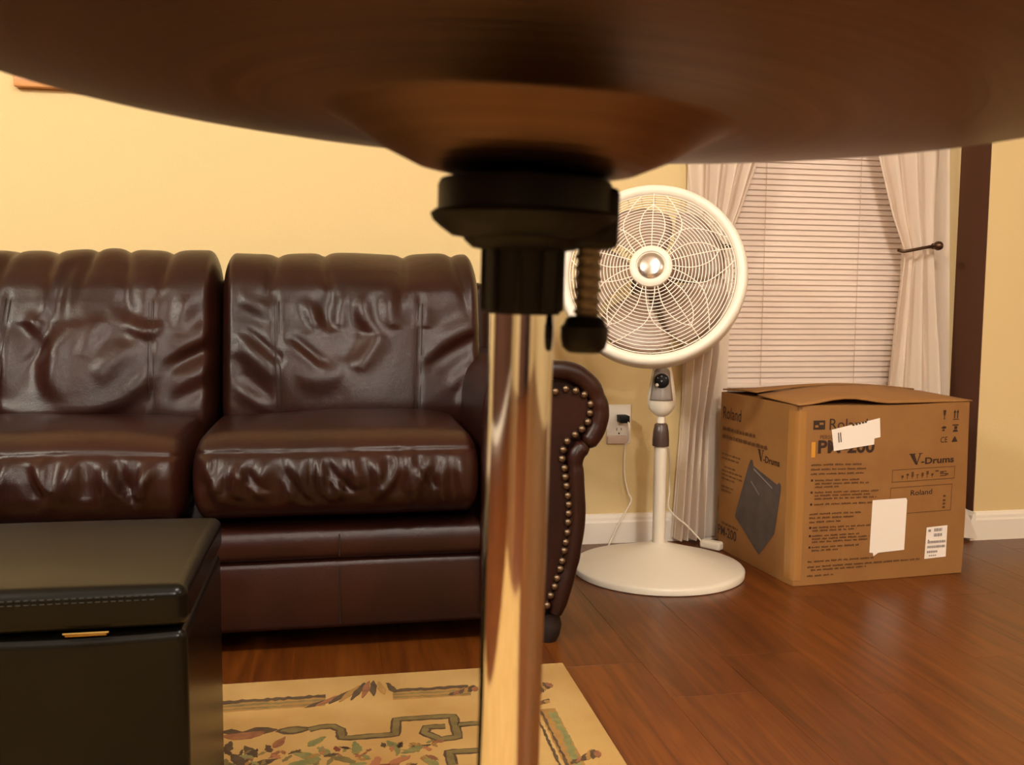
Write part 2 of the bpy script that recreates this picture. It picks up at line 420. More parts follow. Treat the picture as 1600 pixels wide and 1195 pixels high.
def smooth_noise(X, Z, seed, sc, amp):
    r_ = np.random.RandomState(seed); D = np.zeros_like(X)
    for k in range(9):
        a = r_.uniform(0, 6.28); fx, fz = sc * r_.uniform(.5, 1.6) * math.cos(a), sc * r_.uniform(.5, 1.6) * math.sin(a)
        D += np.sin(fx * X + fz * Z + r_.uniform(0, 6.28))
    return D * amp / 3
def finish(bm, q, name, m, parent, loc):
    for v, c in zip(bm.verts, q): v.co = c
    me = bpy.data.meshes.new(name); bm.to_mesh(me); bm.free(); me.shade_smooth()
    o = link(name, me, m, parent); o.location = loc; return o

sofa = empty('leather_sofa', (0, 0, 0))
tag(sofa, 'dark brown leather sofa with rolled nailhead arm along the cream wall', 'sofa')

def back_cushion(xa, xb, seed, seams, folds, notches):
    w = xb - xa; d, h = 0.27, 0.44
    bm, co, q = rounded_box(w, d, h, (0.030, 0.125, 0.105), 99)
    X, Y, Z = q[:, 0].copy(), q[:, 1].copy(), q[:, 2].copy()
    front = np.clip((-Y / (d / 2)) * 1.6 - 0.25, 0, 1)
    top = np.clip((Z / (h / 2)) * 2.2 - 1.1, 0, 1)
    rr = random.Random(seed)
    D = 0.030 * (1 - (X / (w / 2)) ** 2) * np.clip(1 - ((Z + 0.05) / (h / 2)) ** 2, 0, 1)
    D += smooth_noise(X, Z, seed, 24, 0.0085) * np.clip(1.2 - np.abs(X) / (w / 2), 0, 1)
    segs = [(a_, b_, c_, d_, w_ * 1.5, am * 0.80, k_) for a_, b_, c_, d_, w_, am, k_ in folds]
    D += gauss_fold(X, Z, segs)
    # seams
    D -= 0.0025 * np.exp(-((Z - 0.118) / 0.0045) ** 2) * (np.abs(X) < w / 2 - .06)
    for sx, tilt in seams:
        D -= 0.004 * np.exp(-((X - sx - tilt * Z) / 0.006) ** 2) * (Z < 0.118)
    # scalloped gathers over the top roll
    dn = np.min([np.abs(X - xn - 0.15 * (0.2 - Z) * (1 if i % 2 else -1)) for i, xn in enumerate(notches)], axis=0)
    sc = 1 - np.exp(-(dn / 0.012) ** 1.3)
    T = (sc - 0.9) * 0.010 + smooth_noise(X, Y, seed + 5, 22, 0.0035)
    topw = np.clip((Z - 0.07) / 0.08, 0, 1)
    # edge rounding (pinched corners)
    Y2 = Y - D * front - 0.010 * (sc - 0.9) * topw * front
    Z2 = Z + T * top
    lean = 0.24 * (Z + h / 2)
    q = np.stack([X, Y2 + lean, Z2], 1)
    c = finish(bm, q, 'back_cushion', 'leather', sofa, ((xa + xb) / 2, 2.295, 0.585))
    # raised topstitch lines beside the seams
    for sx, tilt in seams:
        for off in (-0.005, 0.005):
            zz = np.linspace(-0.16, 0.11, 24); P = []
            for z in zz:
                m_ = np.argmin((X - (sx + tilt * z + off)) ** 2 + (Z - z) ** 2 + (Y > 0) * 9)
                P.append((sx + tilt * z + off, q[m_, 1] + 0.0002, z))
            MB().tube(P, 0.0011, 5).build('topstitch', 'seam', c)
    return c
back_cushion(-0.248, 0.352, 11, [(-0.17, -0.03), (0.145, 0.05)],
    [(-0.246, 0.046, -0.157, -0.031, 0.008, -0.009, 0.0), (-0.142, 0.03, -0.064, -0.035, 0.007, -0.009, 0.0), (-0.253, 0.115, -0.179, 0.077, 0.011, 0.008, 0), (-0.253, 0.007, -0.172, -0.069, 0.012, 0.009, 0), (-0.253, -0.054, -0.179, -0.116, 0.01, -0.008, 0), (-0.253, -0.093, -0.186, -0.131, 0.009, 0.006, 0), (0.015, 0.119, 0.044, 0.038, 0.013, 0.012, 0.1), (0.059, 0.038, -0.0, -0.046, 0.014, 0.012, -0.05), (-0.023, 0.123, -0.034, 0.046, 0.012, 0.009, 0), (0.305, 0.03, 0.156, -0.054, 0.01, -0.009, 0.05), (0.309, -0.023, 0.216, -0.093, 0.014, 0.01, 0), (0.286, -0.062, 0.238, -0.131, 0.009, 0.01, 0), (0.163, 0.092, 0.16, 0.046, 0.012, 0.006, 0), (0.297, 0.069, 0.171, 0.015, 0.014, 0.007, 0), (-0.112, 0.107, -0.082, 0.046, 0.01, 0.008, 0), (-0.075, 0.107, -0.052, 0.038, 0.01, -0.008, 0), (0.082, 0.123, 0.089, 0.046, 0.012, 0.008, 0.1), (-0.127, -0.062, -0.023, -0.046, 0.016, 0.008, 0.1)],
    [-0.179, -0.064, 0.119, 0.242])
back_cushion(-0.850, -0.252, 23, [(-0.135, 0.05), (0.165, -0.03)],
    [(-0.008, 0.192, -0.03, 0.061, 0.01, -0.013, 0.05), (0.015, 0.061, -0.026, -0.1, 0.016, 0.016, 0.12), (-0.052, 0.077, -0.06, -0.023, 0.01, -0.01, -0.1), (-0.09, 0.069, -0.041, -0.023, 0.012, 0.011, -0.2), (-0.142, -0.119, 0.011, -0.131, 0.013, 0.01, 0.1), (0.003, -0.133, 0.171, -0.046, 0.013, 0.011, 0.12), (0.327, 0.015, 0.201, -0.046, 0.01, -0.008, 0.03), (0.32, -0.023, 0.208, -0.073, 0.013, 0.009, 0), (0.312, -0.069, 0.208, -0.116, 0.01, -0.007, 0), (0.324, 0.061, 0.208, 0.007, 0.014, 0.008, 0), (0.316, -0.108, 0.298, -0.15, 0.009, 0.009, 0), (0.089, 0.115, 0.186, 0.061, 0.012, -0.009, 0.15), (0.119, 0.069, 0.186, 0.038, 0.014, 0.009, 0.1), (-0.164, 0.061, -0.127, -0.1, 0.012, 0.01, -0.1), (0.059, 0.069, 0.037, -0.023, 0.018, 0.009, 0.05), (0.238, 0.115, 0.223, 0.038, 0.013, 0.009, 0), (0.149, 0.015, 0.059, -0.062, 0.016, 0.008, 0.1)],
    [-0.149, -0.06, 0.022, 0.097, 0.186, 0.298])

def seat_cushion(xa, xb, seed):
    w = xb - xa; d, h = 0.52, 0.155
    bm, co, q = rounded_box(w, d, h, (0.030, 0.075, 0.066), 89)
    X, Y, Z = q[:, 0].copy(), q[:, 1].copy(), q[:, 2].copy()
    rr = random.Random(seed)
    front = np.clip((-Y - d / 2 + 0.08) / 0.06, 0, 1)
    top = np.clip(Z / (h / 2) * 2 - 0.7, 0, 1)
    D = 0.022 * np.sqrt(np.clip(1 - (Z / (h / 2)) ** 2, 0, 1)) * np.clip(1.15 - (np.abs(X) / (w / 2)) ** 4, 0, 1)
    segs = []
    nfold = 17
    for k in range(nfold):
        x = -w / 2 + .02 + (w - .05) * (k + rr.uniform(.1, .9)) / nfold; z0 = rr.uniform(.040, .055); ln = rr.uniform(.055, .10)
        segs.append((x, z0, x + rr.uniform(-.03, .035), z0 - ln, rr.uniform(.008, .014), rr.uniform(.007, .012) * rr.choice((1, 1, -1)), rr.uniform(-.12, .12)))
    for k in range(4):
        x = rr.uniform(-w / 2 + .05, w / 2 - .1); z = rr.uniform(.02, .045)
        segs.append((x, z, x + rr.uniform(.03, .06), z - rr.uniform(.05, .07), .007, -.009, .05))
    D += gauss_fold(X, Z, segs) * 1.0
    D += smooth_noise(X, Z, seed, 25, 0.004)
    D -= 0.005 * np.exp(-((Z - 0.052) / 0.004) ** 2)
    T = 0.022 * np.clip(1 - (X / (w / 2)) ** 4, 0, 1) * np.clip(1 - ((Y + .02) / (d / 2)) ** 4, 0, 1) + smooth_noise(X, Y, seed + 3, 16, 0.003)
    q = np.stack([X, Y - D * front, Z + T * top], 1)
    c = finish(bm, q, 'seat_cushion', 'leather', sofa, ((xa + xb) / 2, 2.085, 0.352))
    return c
seat_cushion(-0.262, 0.288, 5)
seat_cushion(-0.836, -0.268, 9)

# front rails
def soft_panel(name, x0, x1, y0, y1, z0, z1, parent, e=14, cuts=40, bulge=0.006, seed=1):
    w, d, h = x1 - x0, y1 - y0, z1 - z0
    bm, co, q = rounded_box(w, d, h, e, cuts)
    X, Y, Z = q.T.copy()
    front = np.clip(-Y / (d / 2) * 2 - 1, 0, 1)
    D = bulge * np.clip(1 - (Z / (h / 2)) ** 2, 0, 1) + smooth_noise(X, Z, seed, 9, 0.0015)
    q = np.stack([X, Y - D * front, Z], 1)
    return finish(bm, q, name, 'leather', parent, ((x0 + x1) / 2, (y0 + y1) / 2, (z0 + z1) / 2))
for xa, xb, sd in ((-0.84, 0.300, 1),):
    soft_panel('front_band', xa, xb, 1.868, 1.99, 0.188, 0.258, sofa, (0.003, 0.02, 0.016), 30, 0.010, sd)
    soft_panel('front_rail', xa, xb, 1.876, 1.99, 0.048, 0.190, sofa, (0.003, 0.016, 0.012), 30, 0.006, sd + 4)
for pts in ([(0.012, 1.8570, z) for z in (0.200, 0.215, 0.230, 0.244)], [(0.012, 1.8688, z) for z in (0.062, 0.10, 0.14, 0.176)]):
    MB().tube(pts, 0.0012, 6).build('rail_seam', 'seam', sofa)
MB().box(-1.09, 0.47, 2.0, 2.56, 0.06, 0.30).build('seat_deck', 'leather', sofa, 0.01)
MB().box(-1.02, 0.40, 2.42, 2.59, 0.06, 0.74).build('back_frame', 'leather', sofa, 0.03, 4)

# rolled arm, outline in (x, z) at the front
ARM = [(0.288, 0.06), (0.287, 0.30), (0.288, 0.44), (0.291, 0.500), (0.306, 0.545), (0.340, 0.570), (0.385, 0.579), (0.432, 0.580), (0.471, 0.576), (0.503, 0.560), (0.530, 0.532),
       (0.545, 0.496), (0.548, 0.470), (0.542, 0.439), (0.526, 0.410), (0.508, 0.392), (0.497, 0.381), (0.497, 0.361), (0.501, 0.299), (0.502, 0.257), (0.496, 0.205),
       (0.488, 0.157), (0.474, 0.111), (0.460, 0.06)]
NAILS = [(0.435, 0.518), (0.456, 0.523), (0.476, 0.519), (0.494, 0.511), (0.507, 0.492), (0.506, 0.474), (0.502, 0.456), (0.49, 0.442), (0.476, 0.431), (0.46, 0.418), (0.452, 0.401), (0.45, 0.383), (0.455, 0.364), (0.457, 0.346), (0.46, 0.328), (0.463, 0.308), (0.465, 0.29), (0.465, 0.272), (0.464, 0.254), (0.463, 0.233), (0.46, 0.213), (0.457, 0.196), (0.453, 0.175), (0.449, 0.159), (0.443, 0.14), (0.438, 0.123), (0.43, 0.105), (0.423, 0.085)]
NL = [(0.415, 0.522), (0.394, 0.521), (0.373, 0.517), (0.352, 0.509), (0.337, 0.495), (0.329, 0.476), (0.326, 0.456), (0.325, 0.436), (0.325, 0.416), (0.325, 0.396), (0.325, 0.376), (0.325, 0.356), (0.325, 0.336), (0.325, 0.316), (0.325, 0.296), (0.325, 0.276), (0.325, 0.256), (0.325, 0.236), (0.325, 0.216), (0.325, 0.196), (0.325, 0.176), (0.325, 0.156), (0.325, 0.136), (0.325, 0.116), (0.325, 0.096)]
nail_me = MB().lathe([(0.0001, -0.0062), (0.0036, -0.0056), (0.0066, -0.0036), (0.0083, 0.0), (0.0080, 0.0012)], 10, Matrix.Rotation(R(-90), 4, 'X')).mesh('nail_head')
nail_me.materials.append(MT['nail']); nail_me.shade_smooth()
def arm(mir):
    fx = (lambda x: x) if not mir else (lambda x: -0.560 - x)
    a = empty('arm', (0, 0, 0)); a.parent = sofa
    ring = [(p.x, p.y) for p in catmull([(x, z, 0) for x, z in ARM], 4)]
    # body: drawn in a touch behind the rolled edge
    cx, cz = 0.40, 0.36
    inner = [(cx + (x - cx) * 0.965, cz + (z - cz) * 0.985) for x, z in ring]
    vs, fs = [], []
    secs = [(1.868, 0.0), (2.0, 0.0), (2.2, 0.0), (2.4, 0.0), (2.56, 0.0)]
    n = len(inner)
    for yy, k in secs:
        for x, z in inner:
            wob = 0.003 * math.sin(yy * 31 + x * 40) * (z > 0.45)
            vs.append((fx(x), yy, z + wob))
    for s in range(len(secs) - 1):
        for i in range(n):
            j = (i + 1) % n; fs.append((s * n + i, s * n + j, (s + 1) * n + j, (s + 1) * n + i))
    fs.append(tuple(range(n))); fs.append(tuple((len(secs) - 1) * n + i for i in range(n)))
    MB().add(vs, fs).build('arm_body', 'leather', a, 0, 2, 50)
    # plump rolled edge following the outline
    def edge(lo, hi, rad, name, sd):
        P = ring[lo:hi]; pts = []; rads = []
        for i, (x, z) in enumerate(P):
            a_, b_ = P[max(i - 1, 0)], P[min(i + 1, len(P) - 1)]
            t = Vector((b_[0] - a_[0], b_[1] - a_[1])).normalized(); nr = Vector((t.y, -t.x))   # inward
            pts.append((fx(x + nr.x * rad), 1.852, z + nr.y * rad))
            e = min(i, len(P) - 1 - i)
            rads.append(rad * (0.72 + 0.28 * min(1, e / 2)) * (1 + 0.015 * math.sin(i * 1.3 + sd) - 0.10 * math.exp(-((i % 17) - 8) ** 2)))
        MB().tube(pts, rads, 14).build(name, 'leather', a, 0, 2, 60)
    edge(0, 60, 0.0195, 'rolled_edge', 1)
    edge(59, len(ring), 0.0185, 'rolled_edge', 2)
    # flat front panel inside the nail line
    pp = [(fx(x), z) for x, z in [(0.325, 0.06)] + NL[::-1] + NAILS + [(0.418, 0.06)]]
    fp = MB().prism(pp, 1.846, 1.872, lambda x, y, z: Vector((x, z, y))).build('front_panel', 'leather', a)
    for x, z in NAILS + NL:
        o = link('nail_head', nail_me, None, fp); o.location = (fx(x), 1.842, z)
    return a
# (sofa > arm > pieces is the full depth, so the nails sit on the panel's parent level below)
def arm_flat(mir):
    a = arm(mir)
    for ch in list(a.children):
        for g in list(ch.children): g.parent = a
    return a
arm_flat(False); arm_flat(True)
foot_prof = [(0.020, 0), (0.026, 0.012), (0.030, 0.035), (0.026, 0.052), (0.030, 0.062)]
for x, y in ((0.432, 1.880), (0.425, 2.52), (-0.985, 1.885), (-0.985, 2.52)):
    o = MB().lathe(foot_prof, 20).build('foot', 'darkwood', sofa, 0, 2, 40); o.location = (x, y, 0)

# ------------------------------------------------------------------ rug
RUGX1, RUGY1 = 0.429, 1.730
rug = empty('area_rug', (RUGX1, RUGY1, 0)); tag(rug, 'cream patterned rug with olive scroll border and floral motifs', 'rug')
def W2R(x, y): return (x - RUGX1, y - RUGY1)
MB().box(-1.75, 0, -3.1, 0, 0.0005, 0.010).build('rug_pile', 'rug', rug, 0.003)
jr = random.Random(5)
def blob(name, pts, m, z=0.0106, jit=0.0012, k=5, closed=True):
    P = catmull([(x, y, 0) for x, y in pts], k, True)
    poly = [W2R(p.x + jr.uniform(-jit, jit), p.y + jr.uniform(-jit, jit)) for p in P]
    return MB().prism(poly, 0.0092, z).build(name, m, rug)
def stroke(name, pts, wdt, m, z=0.0106, jit=0.001, sm_=3):
    P = [Vector((x, y)) for x, y in pts]
    Q = []
    for i in range(len(P) - 1):
        L = (P[i + 1] - P[i]).length; n = max(1, int(L / 0.007))
        Q += [P[i].lerp(P[i + 1], j / n) for j in range(n)]
    Q.append(P[-1]); l, r_ = [], []
    for i, q in enumerate(Q):
        t = (Q[min(i + 1, len(Q) - 1)] - Q[max(i - 1, 0)]).normalized(); n = Vector((-t.y, t.x))
        l.append(W2R(*(q + n * (wdt / 2 + jr.uniform(-jit, jit))))); r_.append(W2R(*(q - n * (wdt / 2 + jr.uniform(-jit, jit)))))
    n = len(l); vs = [(x, y, 0.0092) for x, y in l + r_] + [(x, y, z) for x, y in l + r_]
    fs = []
    for i in range(n - 1):
        a, b, c, d = i, i + 1, n + i + 1, n + i
        fs += [(2 * n + a, 2 * n + b, 2 * n + c, 2 * n + d), (a, b, 2 * n + b, 2 * n + a), (d, c, 2 * n + c, 2 * n + d)]
    return MB().add(vs, fs).build(name, m, rug)
def outlined(pts, wdt, name='scroll_motif'):
    stroke(name, pts, wdt + 0.007, 'rugdark', 0.0104); stroke(name, pts, wdt, 'rugolive', 0.0108)
# border bands along the far edge
for xa, xb in ((-1.20, -0.70), (-0.62, -0.015), (0.10, 0.235)):
    stroke('border_band', [(xa, 1.631), (xb, 1.626)], 0.042, 'rugtan', 0.0103)
    stroke('border_band', [(xa, 1.647), (xb, 1.645)], 0.012, 'rugdark', 0.0106, 0.003)
    stroke('border_band', [(xa, 1.632), (xb, 1.628)], 0.006, 'rugolive', 0.0107, 0.002)
    stroke('border_band', [(xa, 1.619), (xb, 1.613)], 0.004, 'rugolive', 0.0107, 0.002)
def flourish(x, y, s, ang=0.0, n=7):
    for i in range(n):
        a = ang + R(20 + 9 * i); L = s * (0.6 + 0.4 * math.sin(i / (n - 1) * math.pi))
        bx, by = x + i * s * 0.16 * math.cos(ang), y + i * s * 0.16 * math.sin(ang)
        ex, ey = bx + L * 0.62 * math.cos(a), by + L * 0.62 * math.sin(a)
        nx, ny = -math.sin(a), math.cos(a)
        mx_, my_ = (bx + ex) / 2, (by + ey) / 2
        blob('flourish_leaf', [(bx, by), (mx_ + nx * .006, my_ + ny * .006), (ex, ey), (mx_ - nx * .006, my_ - ny * .006)], ('rugdark', 'rugrust', 'rugdark', 'rugtan')[i % 4], 0.0108 + i * 0.00005, 0.0015, 4)
flourish(-0.050, 1.600, 0.125, R(14), 9); flourish(0.195, 1.612, 0.06, R(10), 6); flourish(-0.70, 1.612, 0.10, R(6), 8)
flourish(0.345, 1.585, 0.06, R(40), 6); flourish(0.336, 1.548, 0.04, R(10), 4); flourish(0.345, 1.335, 0.06, R(15), 6)
# scrolls
outlined([(-0.041, 1.516), (-0.022, 1.524), (-0.003, 1.522), (0.010, 1.507), (0.011, 1.479), (0.025, 1.476), (0.064, 1.477), (0.095, 1.477), (0.099, 1.531), (0.143, 1.530), (0.193, 1.529), (0.192, 1.490), (0.191, 1.451), (0.162, 1.448), (0.140, 1.475), (0.146, 1.494), (0.176, 1.492)], 0.011)
outlined([(0.196, 1.494), (0.236, 1.495), (0.240, 1.470)], 0.010)
outlined([(0.172, 1.362), (0.171, 1.403), (0.210, 1.401), (0.262, 1.398)], 0.011)
blob('scroll_motif', [(-0.092, 1.519), (-0.066, 1.533), (-0.036, 1.519), (-0.066, 1.504)], 'rugdark', 0.0104)
blob('scroll_motif', [(-0.085, 1.519), (-0.066, 1.528), (-0.044, 1.518), (-0.066, 1.510)], 'rugolive', 0.0108)
blob('scroll_motif', [(-0.176, 1.527), (-0.163, 1.540), (-0.144, 1.528), (-0.122, 1.540), (-0.090, 1.524), (-0.129, 1.510)], 'rugdark', 0.0104)
blob('scroll_motif', [(-0.172, 1.518), (-0.145, 1.522), (-0.11, 1.520), (-0.129, 1.500), (-0.160, 1.502)], 'rugrust', 0.0108)
outlined([(-0.19, 1.50), (-0.25, 1.53), (-0.33, 1.49), (-0.42, 1.53)], 0.011)
# right border
stroke('border_band', [(0.352, 1.530), (0.349, 1.10), (0.349, -1.20)], 0.030, 'rugtan', 0.0103)
stroke('border_band', [(0.357, 1.515), (0.360, 1.433), (0.356, 1.35), (0.358, -1.20)], 0.012, 'ruggreen', 0.0106, 0.003)
stroke('border_band', [(0.341, 1.523), (0.340, 1.348), (0.340, -1.20)], 0.004, 'rugdark', 0.0107, 0.0015)
stroke('border_band', [(0.330, 1.50), (0.329, 1.341), (0.328, -1.20)], 0.004, 'rugdark', 0.0107, 0.0015)
# floral field
def leaf(x, y, s, a, m):
    ex, ey = math.cos(a) * s, math.sin(a) * s; nx, ny = -math.sin(a) * s * .38, math.cos(a) * s * .38
    blob('leaf_motif', [(x - ex, y - ey), (x - ex * .1 + nx, y - ey * .1 + ny), (x + ex, y + ey), (x - ex * .1 - nx, y - ey * .1 - ny)], m, 0.0104 + jr.uniform(0, .0006), 0.0018)
fr_ = random.Random(12)
for x, y, s, m in ((-0.161, 1.474, .020, 'rugdark'), (-0.126, 1.455, .022, 'rugdark'), (-0.143, 1.432, .024, 'rugdark'), (-0.104, 1.417, .022, 'rugdark'), (-0.17, 1.42, .022, 'rugolive'), (-0.084, 1.479, .020, 'rugrust'), (-0.028, 1.472, .020, 'ruggreen'), (-0.040, 1.425, .026, 'ruggreen'), (-0.015, 1.436, .02, 'ruggreen'), (0.003, 1.442, .011, 'rugred'), (0.033, 1.443, .020, 'ruggreen'), (0.089, 1.438, .022, 'ruggreen'), (0.118, 1.420, .020, 'ruggreen'), (0.06, 1.388, .020, 'rugpink'), (0.096, 1.390, .020, 'rugpink'), (0.075, 1.375, .02, 'rugred'), (-0.046, 1.405, .022, 'ruggreen'), (0.012, 1.406, .022, 'rugolive'), (0.03, 1.385, .018, 'ruggreen'), (0.14, 1.378, .02, 'ruggreen'), (-0.09, 1.44, .014, 'rugrust')):
    leaf(x, y, s, fr_.uniform(0, 3.1), m)
for k in range(70):
    leaf(fr_.uniform(-0.20, 0.16), 1.445 - abs(fr_.gauss(0, .035)), fr_.uniform(.006, .013), fr_.uniform(0, 3.1), fr_.choice(('ruggreen', 'rugolive', 'rugrust', 'ruggreen', 'rugtan', 'rugpink')) if k % 5 else 'rugdark')
for k in range(26):
    leaf(fr_.uniform(-0.195, -0.09), fr_.uniform(1.36, 1.47), fr_.uniform(.007, .014), fr_.uniform(0, 3.1), fr_.choice(('rugdark', 'rugdark', 'rugolive')))
for k in range(46):
    leaf(fr_.uniform(-0.40, 0.27), fr_.uniform(1.08, 1.34), fr_.uniform(.012, .026), fr_.uniform(0, 3.1), fr_.choice(('ruggreen', 'rugolive', 'rugpink', 'rugred', 'rugrust', 'ruggreen')))

# ------------------------------------------------------------------ ottoman
ot = empty('storage_ottoman', (-0.55, 1.17, 0.0114)); tag(ot, 'black leather storage ottoman with hinged padded lid in the lower left', 'ottoman')
ox0, ox1, oy0, oy1 = -0.40, 0.400, -0.155, 0.160
def soft_block(name, x0, x1, y0, y1, z0, z1, e, cuts, fn=None):
    bm, co, q = rounded_box(x1 - x0, y1 - y0, z1 - z0, e, cuts)
    if fn: q = fn(q, x1 - x0, y1 - y0, z1 - z0)
    return finish(bm, q, name, 'ott', ot, ((x0 + x1) / 2, (y0 + y1) / 2, (z0 + z1) / 2))
def bodyf(q, w, d, h):
    X, Y, Z = q.T.copy(); tp = np.clip((Z / (h / 2) - .8) * 5, 0, 1)
    Z += tp * (0.003 * np.sin(X * 13 + 1)); Y -= tp * 0.002 * np.sin(X * 17); return np.stack([X, Y, Z], 1)
def lidf(q, w, d, h):
    X, Y, Z = q.T.copy(); tp = np.clip(Z / (h / 2), 0, 1)
    Z += tp * 0.006 * np.clip(1 - (X / (w / 2)) ** 4, 0, 1) * np.clip(1 - (Y / (d / 2)) ** 4, 0, 1); return np.stack([X, Y, Z], 1)
soft_block('body', ox0, ox1, oy0, oy1, 0.018, 0.345, (0.010, 0.010, 0.012), 50, bodyf)
lid = soft_block('lid', ox0 - 0.002, ox1 + 0.002, oy0 - 0.004, oy1 + 0.004, 0.347, 0.392, (0.014, 0.014, 0.012), 60, lidf)
for zz in (0.3835, 0.3790):
    b = MB(); x = ox0 + 0.03
    while x < ox1 - 0.03:
        b.box(x, x + 0.0045, oy0 - 0.0048, oy0 - 0.0018, zz - 0.0006, zz + 0.0006); x += 0.0075
    o = b.build('lid_stitching', 'stitch', lid); o.matrix_parent_inverse = Matrix.Translation(-lid.location)
MB().box(0.283 - 0.0, 0.323, oy0 - 0.0065, oy0 - 0.002, 0.3445, 0.3475).build('hinge', 'brass', ot, 0.0008)
MB().tube([(0.281, oy0 - 0.0055, 0.3478), (0.325, oy0 - 0.0055, 0.3478)], 0.0012, 8).build('hinge_pin', 'brass', ot)
for x in (ox0 + 0.05, ox1 - 0.05):
    for y in (oy0 + 0.04, oy1 - 0.04):
        o = MB().lathe([(0.018, 0), (0.02, 0.004), (0.02, 0.02)], 16).build('foot', 'black', ot, 0, 2, 40); o.location = (x, y, 0)

# ------------------------------------------------------------------ pedestal fan
FX, FY = 0.827, 2.325
fan = empty('pedestal_fan', (FX, FY, 0)); tag(fan, 'white pedestal fan with round wire grille standing beside the sofa arm', 'fan')
MB().lathe([(0.0001, 0.002), (0.212, 0.0), (0.219, 0.002), (0.220, 0.014), (0.217, 0.018), (0.208, 0.021), (0.15, 0.037), (0.09, 0.055), (0.045, 0.068), (0.028, 0.074), (0.024, 0.077), (0.0001, 0.077)], 72).build('base', 'fanw', fan, 0, 2, 50)
MB().lathe([(0.0165, 0.070), (0.0165, 0.33)], 28).build('outer_pole', 'fanw', fan, 0, 2, 50)
MB().lathe([(0.0105, 0.32), (0.0105, 0.42)], 24).build('inner_pole', 'fanw', fan, 0, 2, 50)
MB().lathe([(0.0215, 0.328), (0.0215, 0.345), (0.020, 0.365), (0.0165, 0.383), (0.013, 0.386), (0.0105, 0.387)], 28).build('height_collar', 'collar', fan, 0, 2, 50)
# direction the head faces: towards the room, tipped up
hd = Vector((-0.36, -0.93, 0)).normalized(); tilt = R(16)
hn = (hd * math.cos(tilt) + Vector((0, 0, math.sin(tilt)))).normalized()
hr = Vector((-hd.y, hd.x, 0)).normalized()    # to the right seen from the front
hr = hn.cross(Vector((0, 0, 1))).normalized() * -1
hu = hn.cross(hr) * -1 if (hn.cross(hr)).z < 0 else hn.cross(hr)
if hr.dot(Vector((1, 0, 0))) < 0: hr = -hr
HM = Matrix((( hr.x, hu.x, hn.x, 0), (hr.y, hu.y, hn.y, 0), (hr.z, hu.z, hn.z, 0), (0, 0, 0, 1)))
# head centre (front rim plane) relative to the base
hc = Vector((0.763, 2.235, 0.7625)) - Vector((FX, FY, 0))
HM = Matrix.Translation(hc) @ HM
# control housing
cz = 0.40
cdir = Matrix.Rotation(math.atan2(hd.y, hd.x) + R(90), 4, 'Z')
def housing_pt(a, r_, zz): return None
prof = [(0.010, 0.404), (0.018, 0.408), (0.030, 0.420), (0.0355, 0.436), (0.0355, 0.455), (0.031, 0.485), (0.027, 0.510), (0.022, 0.535), (0.018, 0.56), (0.016, 0.60)]
ch = MB().lathe(prof, 36, Matrix.Rotation(0, 4, 'Z')).build('control_housing', 'fanw', fan, 0, 2, 60)
# grey face plate and dial on the front of the housing (rounded trapezoid, slightly proud)
def face_pt(x, z, off):
    pr_ = np.interp(z, [p[1] for p in prof], [p[0] for p in prof])
    yy = -math.sqrt(max(pr_ ** 2 - x ** 2, 1e-6)) - off
    return cdir @ Vector((x, yy, z))
def patch(name, half, z0, z1, off, m, par, nx=10, nz=16):
    vs, fs = [], []
    for j in range(nz + 1):
        z = z0 + (z1 - z0) * j / nz; hwid = half((z - z0) / (z1 - z0))
        for i in range(nx + 1): vs.append(face_pt(hwid * (2 * i / nx - 1), z, off))
    for j in range(nz):
        for i in range(nx):
            a = j * (nx + 1) + i; fs.append((a, a + 1, a + nx + 2, a + nx + 1))
    n0 = len(vs)
    me = MB().add(vs, fs).mesh(name)
    o = link(name, me, m, par, 60)
    md = o.modifiers.new('thick', 'SOLIDIFY'); md.thickness = 0.002; md.offset = 0
    return o
fp = patch('face_plate', lambda t: 0.0285 - 0.011 * t if t < .85 else (0.0285 - 0.011 * t) * max(0.25, math.sqrt(max(0, 1 - ((t - .85) / .15) ** 2))), 0.447, 0.532, 0.0012, 'fangrey', ch)
dl = MB().lathe([(0.0001, 0.009), (0.012, 0.009), (0.0175, 0.006), (0.019, 0.0), (0.019, -0.006)], 28, Matrix.Translation(face_pt(0, 0.497, 0.001)) @ cdir @ Matrix.Rotation(R(82), 4, 'X')).build('speed_dial', 'black', ch, 0, 2, 45)
MB().lathe([(0.0001, 0.0125), (0.003, 0.012), (0.0048, 0.009), (0.005, 0.004)], 14, Matrix.Translation(face_pt(-0.011, 0.486, 0.002)) @ cdir @ Matrix.Rotation(R(82), 4, 'X')).build('indicator_dot', 'fanw', ch, 0, 2, 45)
for dx, dz in ((0.0, 0.508), (-0.009, 0.503), (0.010, 0.503), (0.0, 0.496)):
    MB().lathe([(0.0001, 0.0108), (0.0022, 0.0104), (0.0026, 0.006)], 10, Matrix.Translation(face_pt(dx, dz, 0.001)) @ cdir @ Matrix.Rotation(R(82), 4, 'X')).build('dial_mark', 'fangrey', ch, 0, 2, 45)
# yoke up to the motor
MB().tube([(0, 0, 0.585), (0, 0, 0.68), tuple(hc - hn * 0.14 * 0.9 + Vector((0, 0, -0.02)))], [0.017, 0.02, 0.03], 16).build('neck', 'fangrey', fan, 0, 2, 50)
RO = 0.2275
# outer rim
MB().lathe([(RO - 0.027, 0.004), (RO - 0.024, 0.011), (RO - 0.012, 0.015), (RO - 0.003, 0.010), (RO, -0.002), (RO - 0.001, -0.040), (RO - 0.006, -0.046), (RO - 0.010, -0.040), (RO - 0.012, -0.006), (RO - 0.022, 0.0)], 96, HM, True).build('rim', 'fanw', fan, 0, 2, 50)
def dome(t, depth):   # t = r/RO
    return depth * (1 - t ** 2.2)
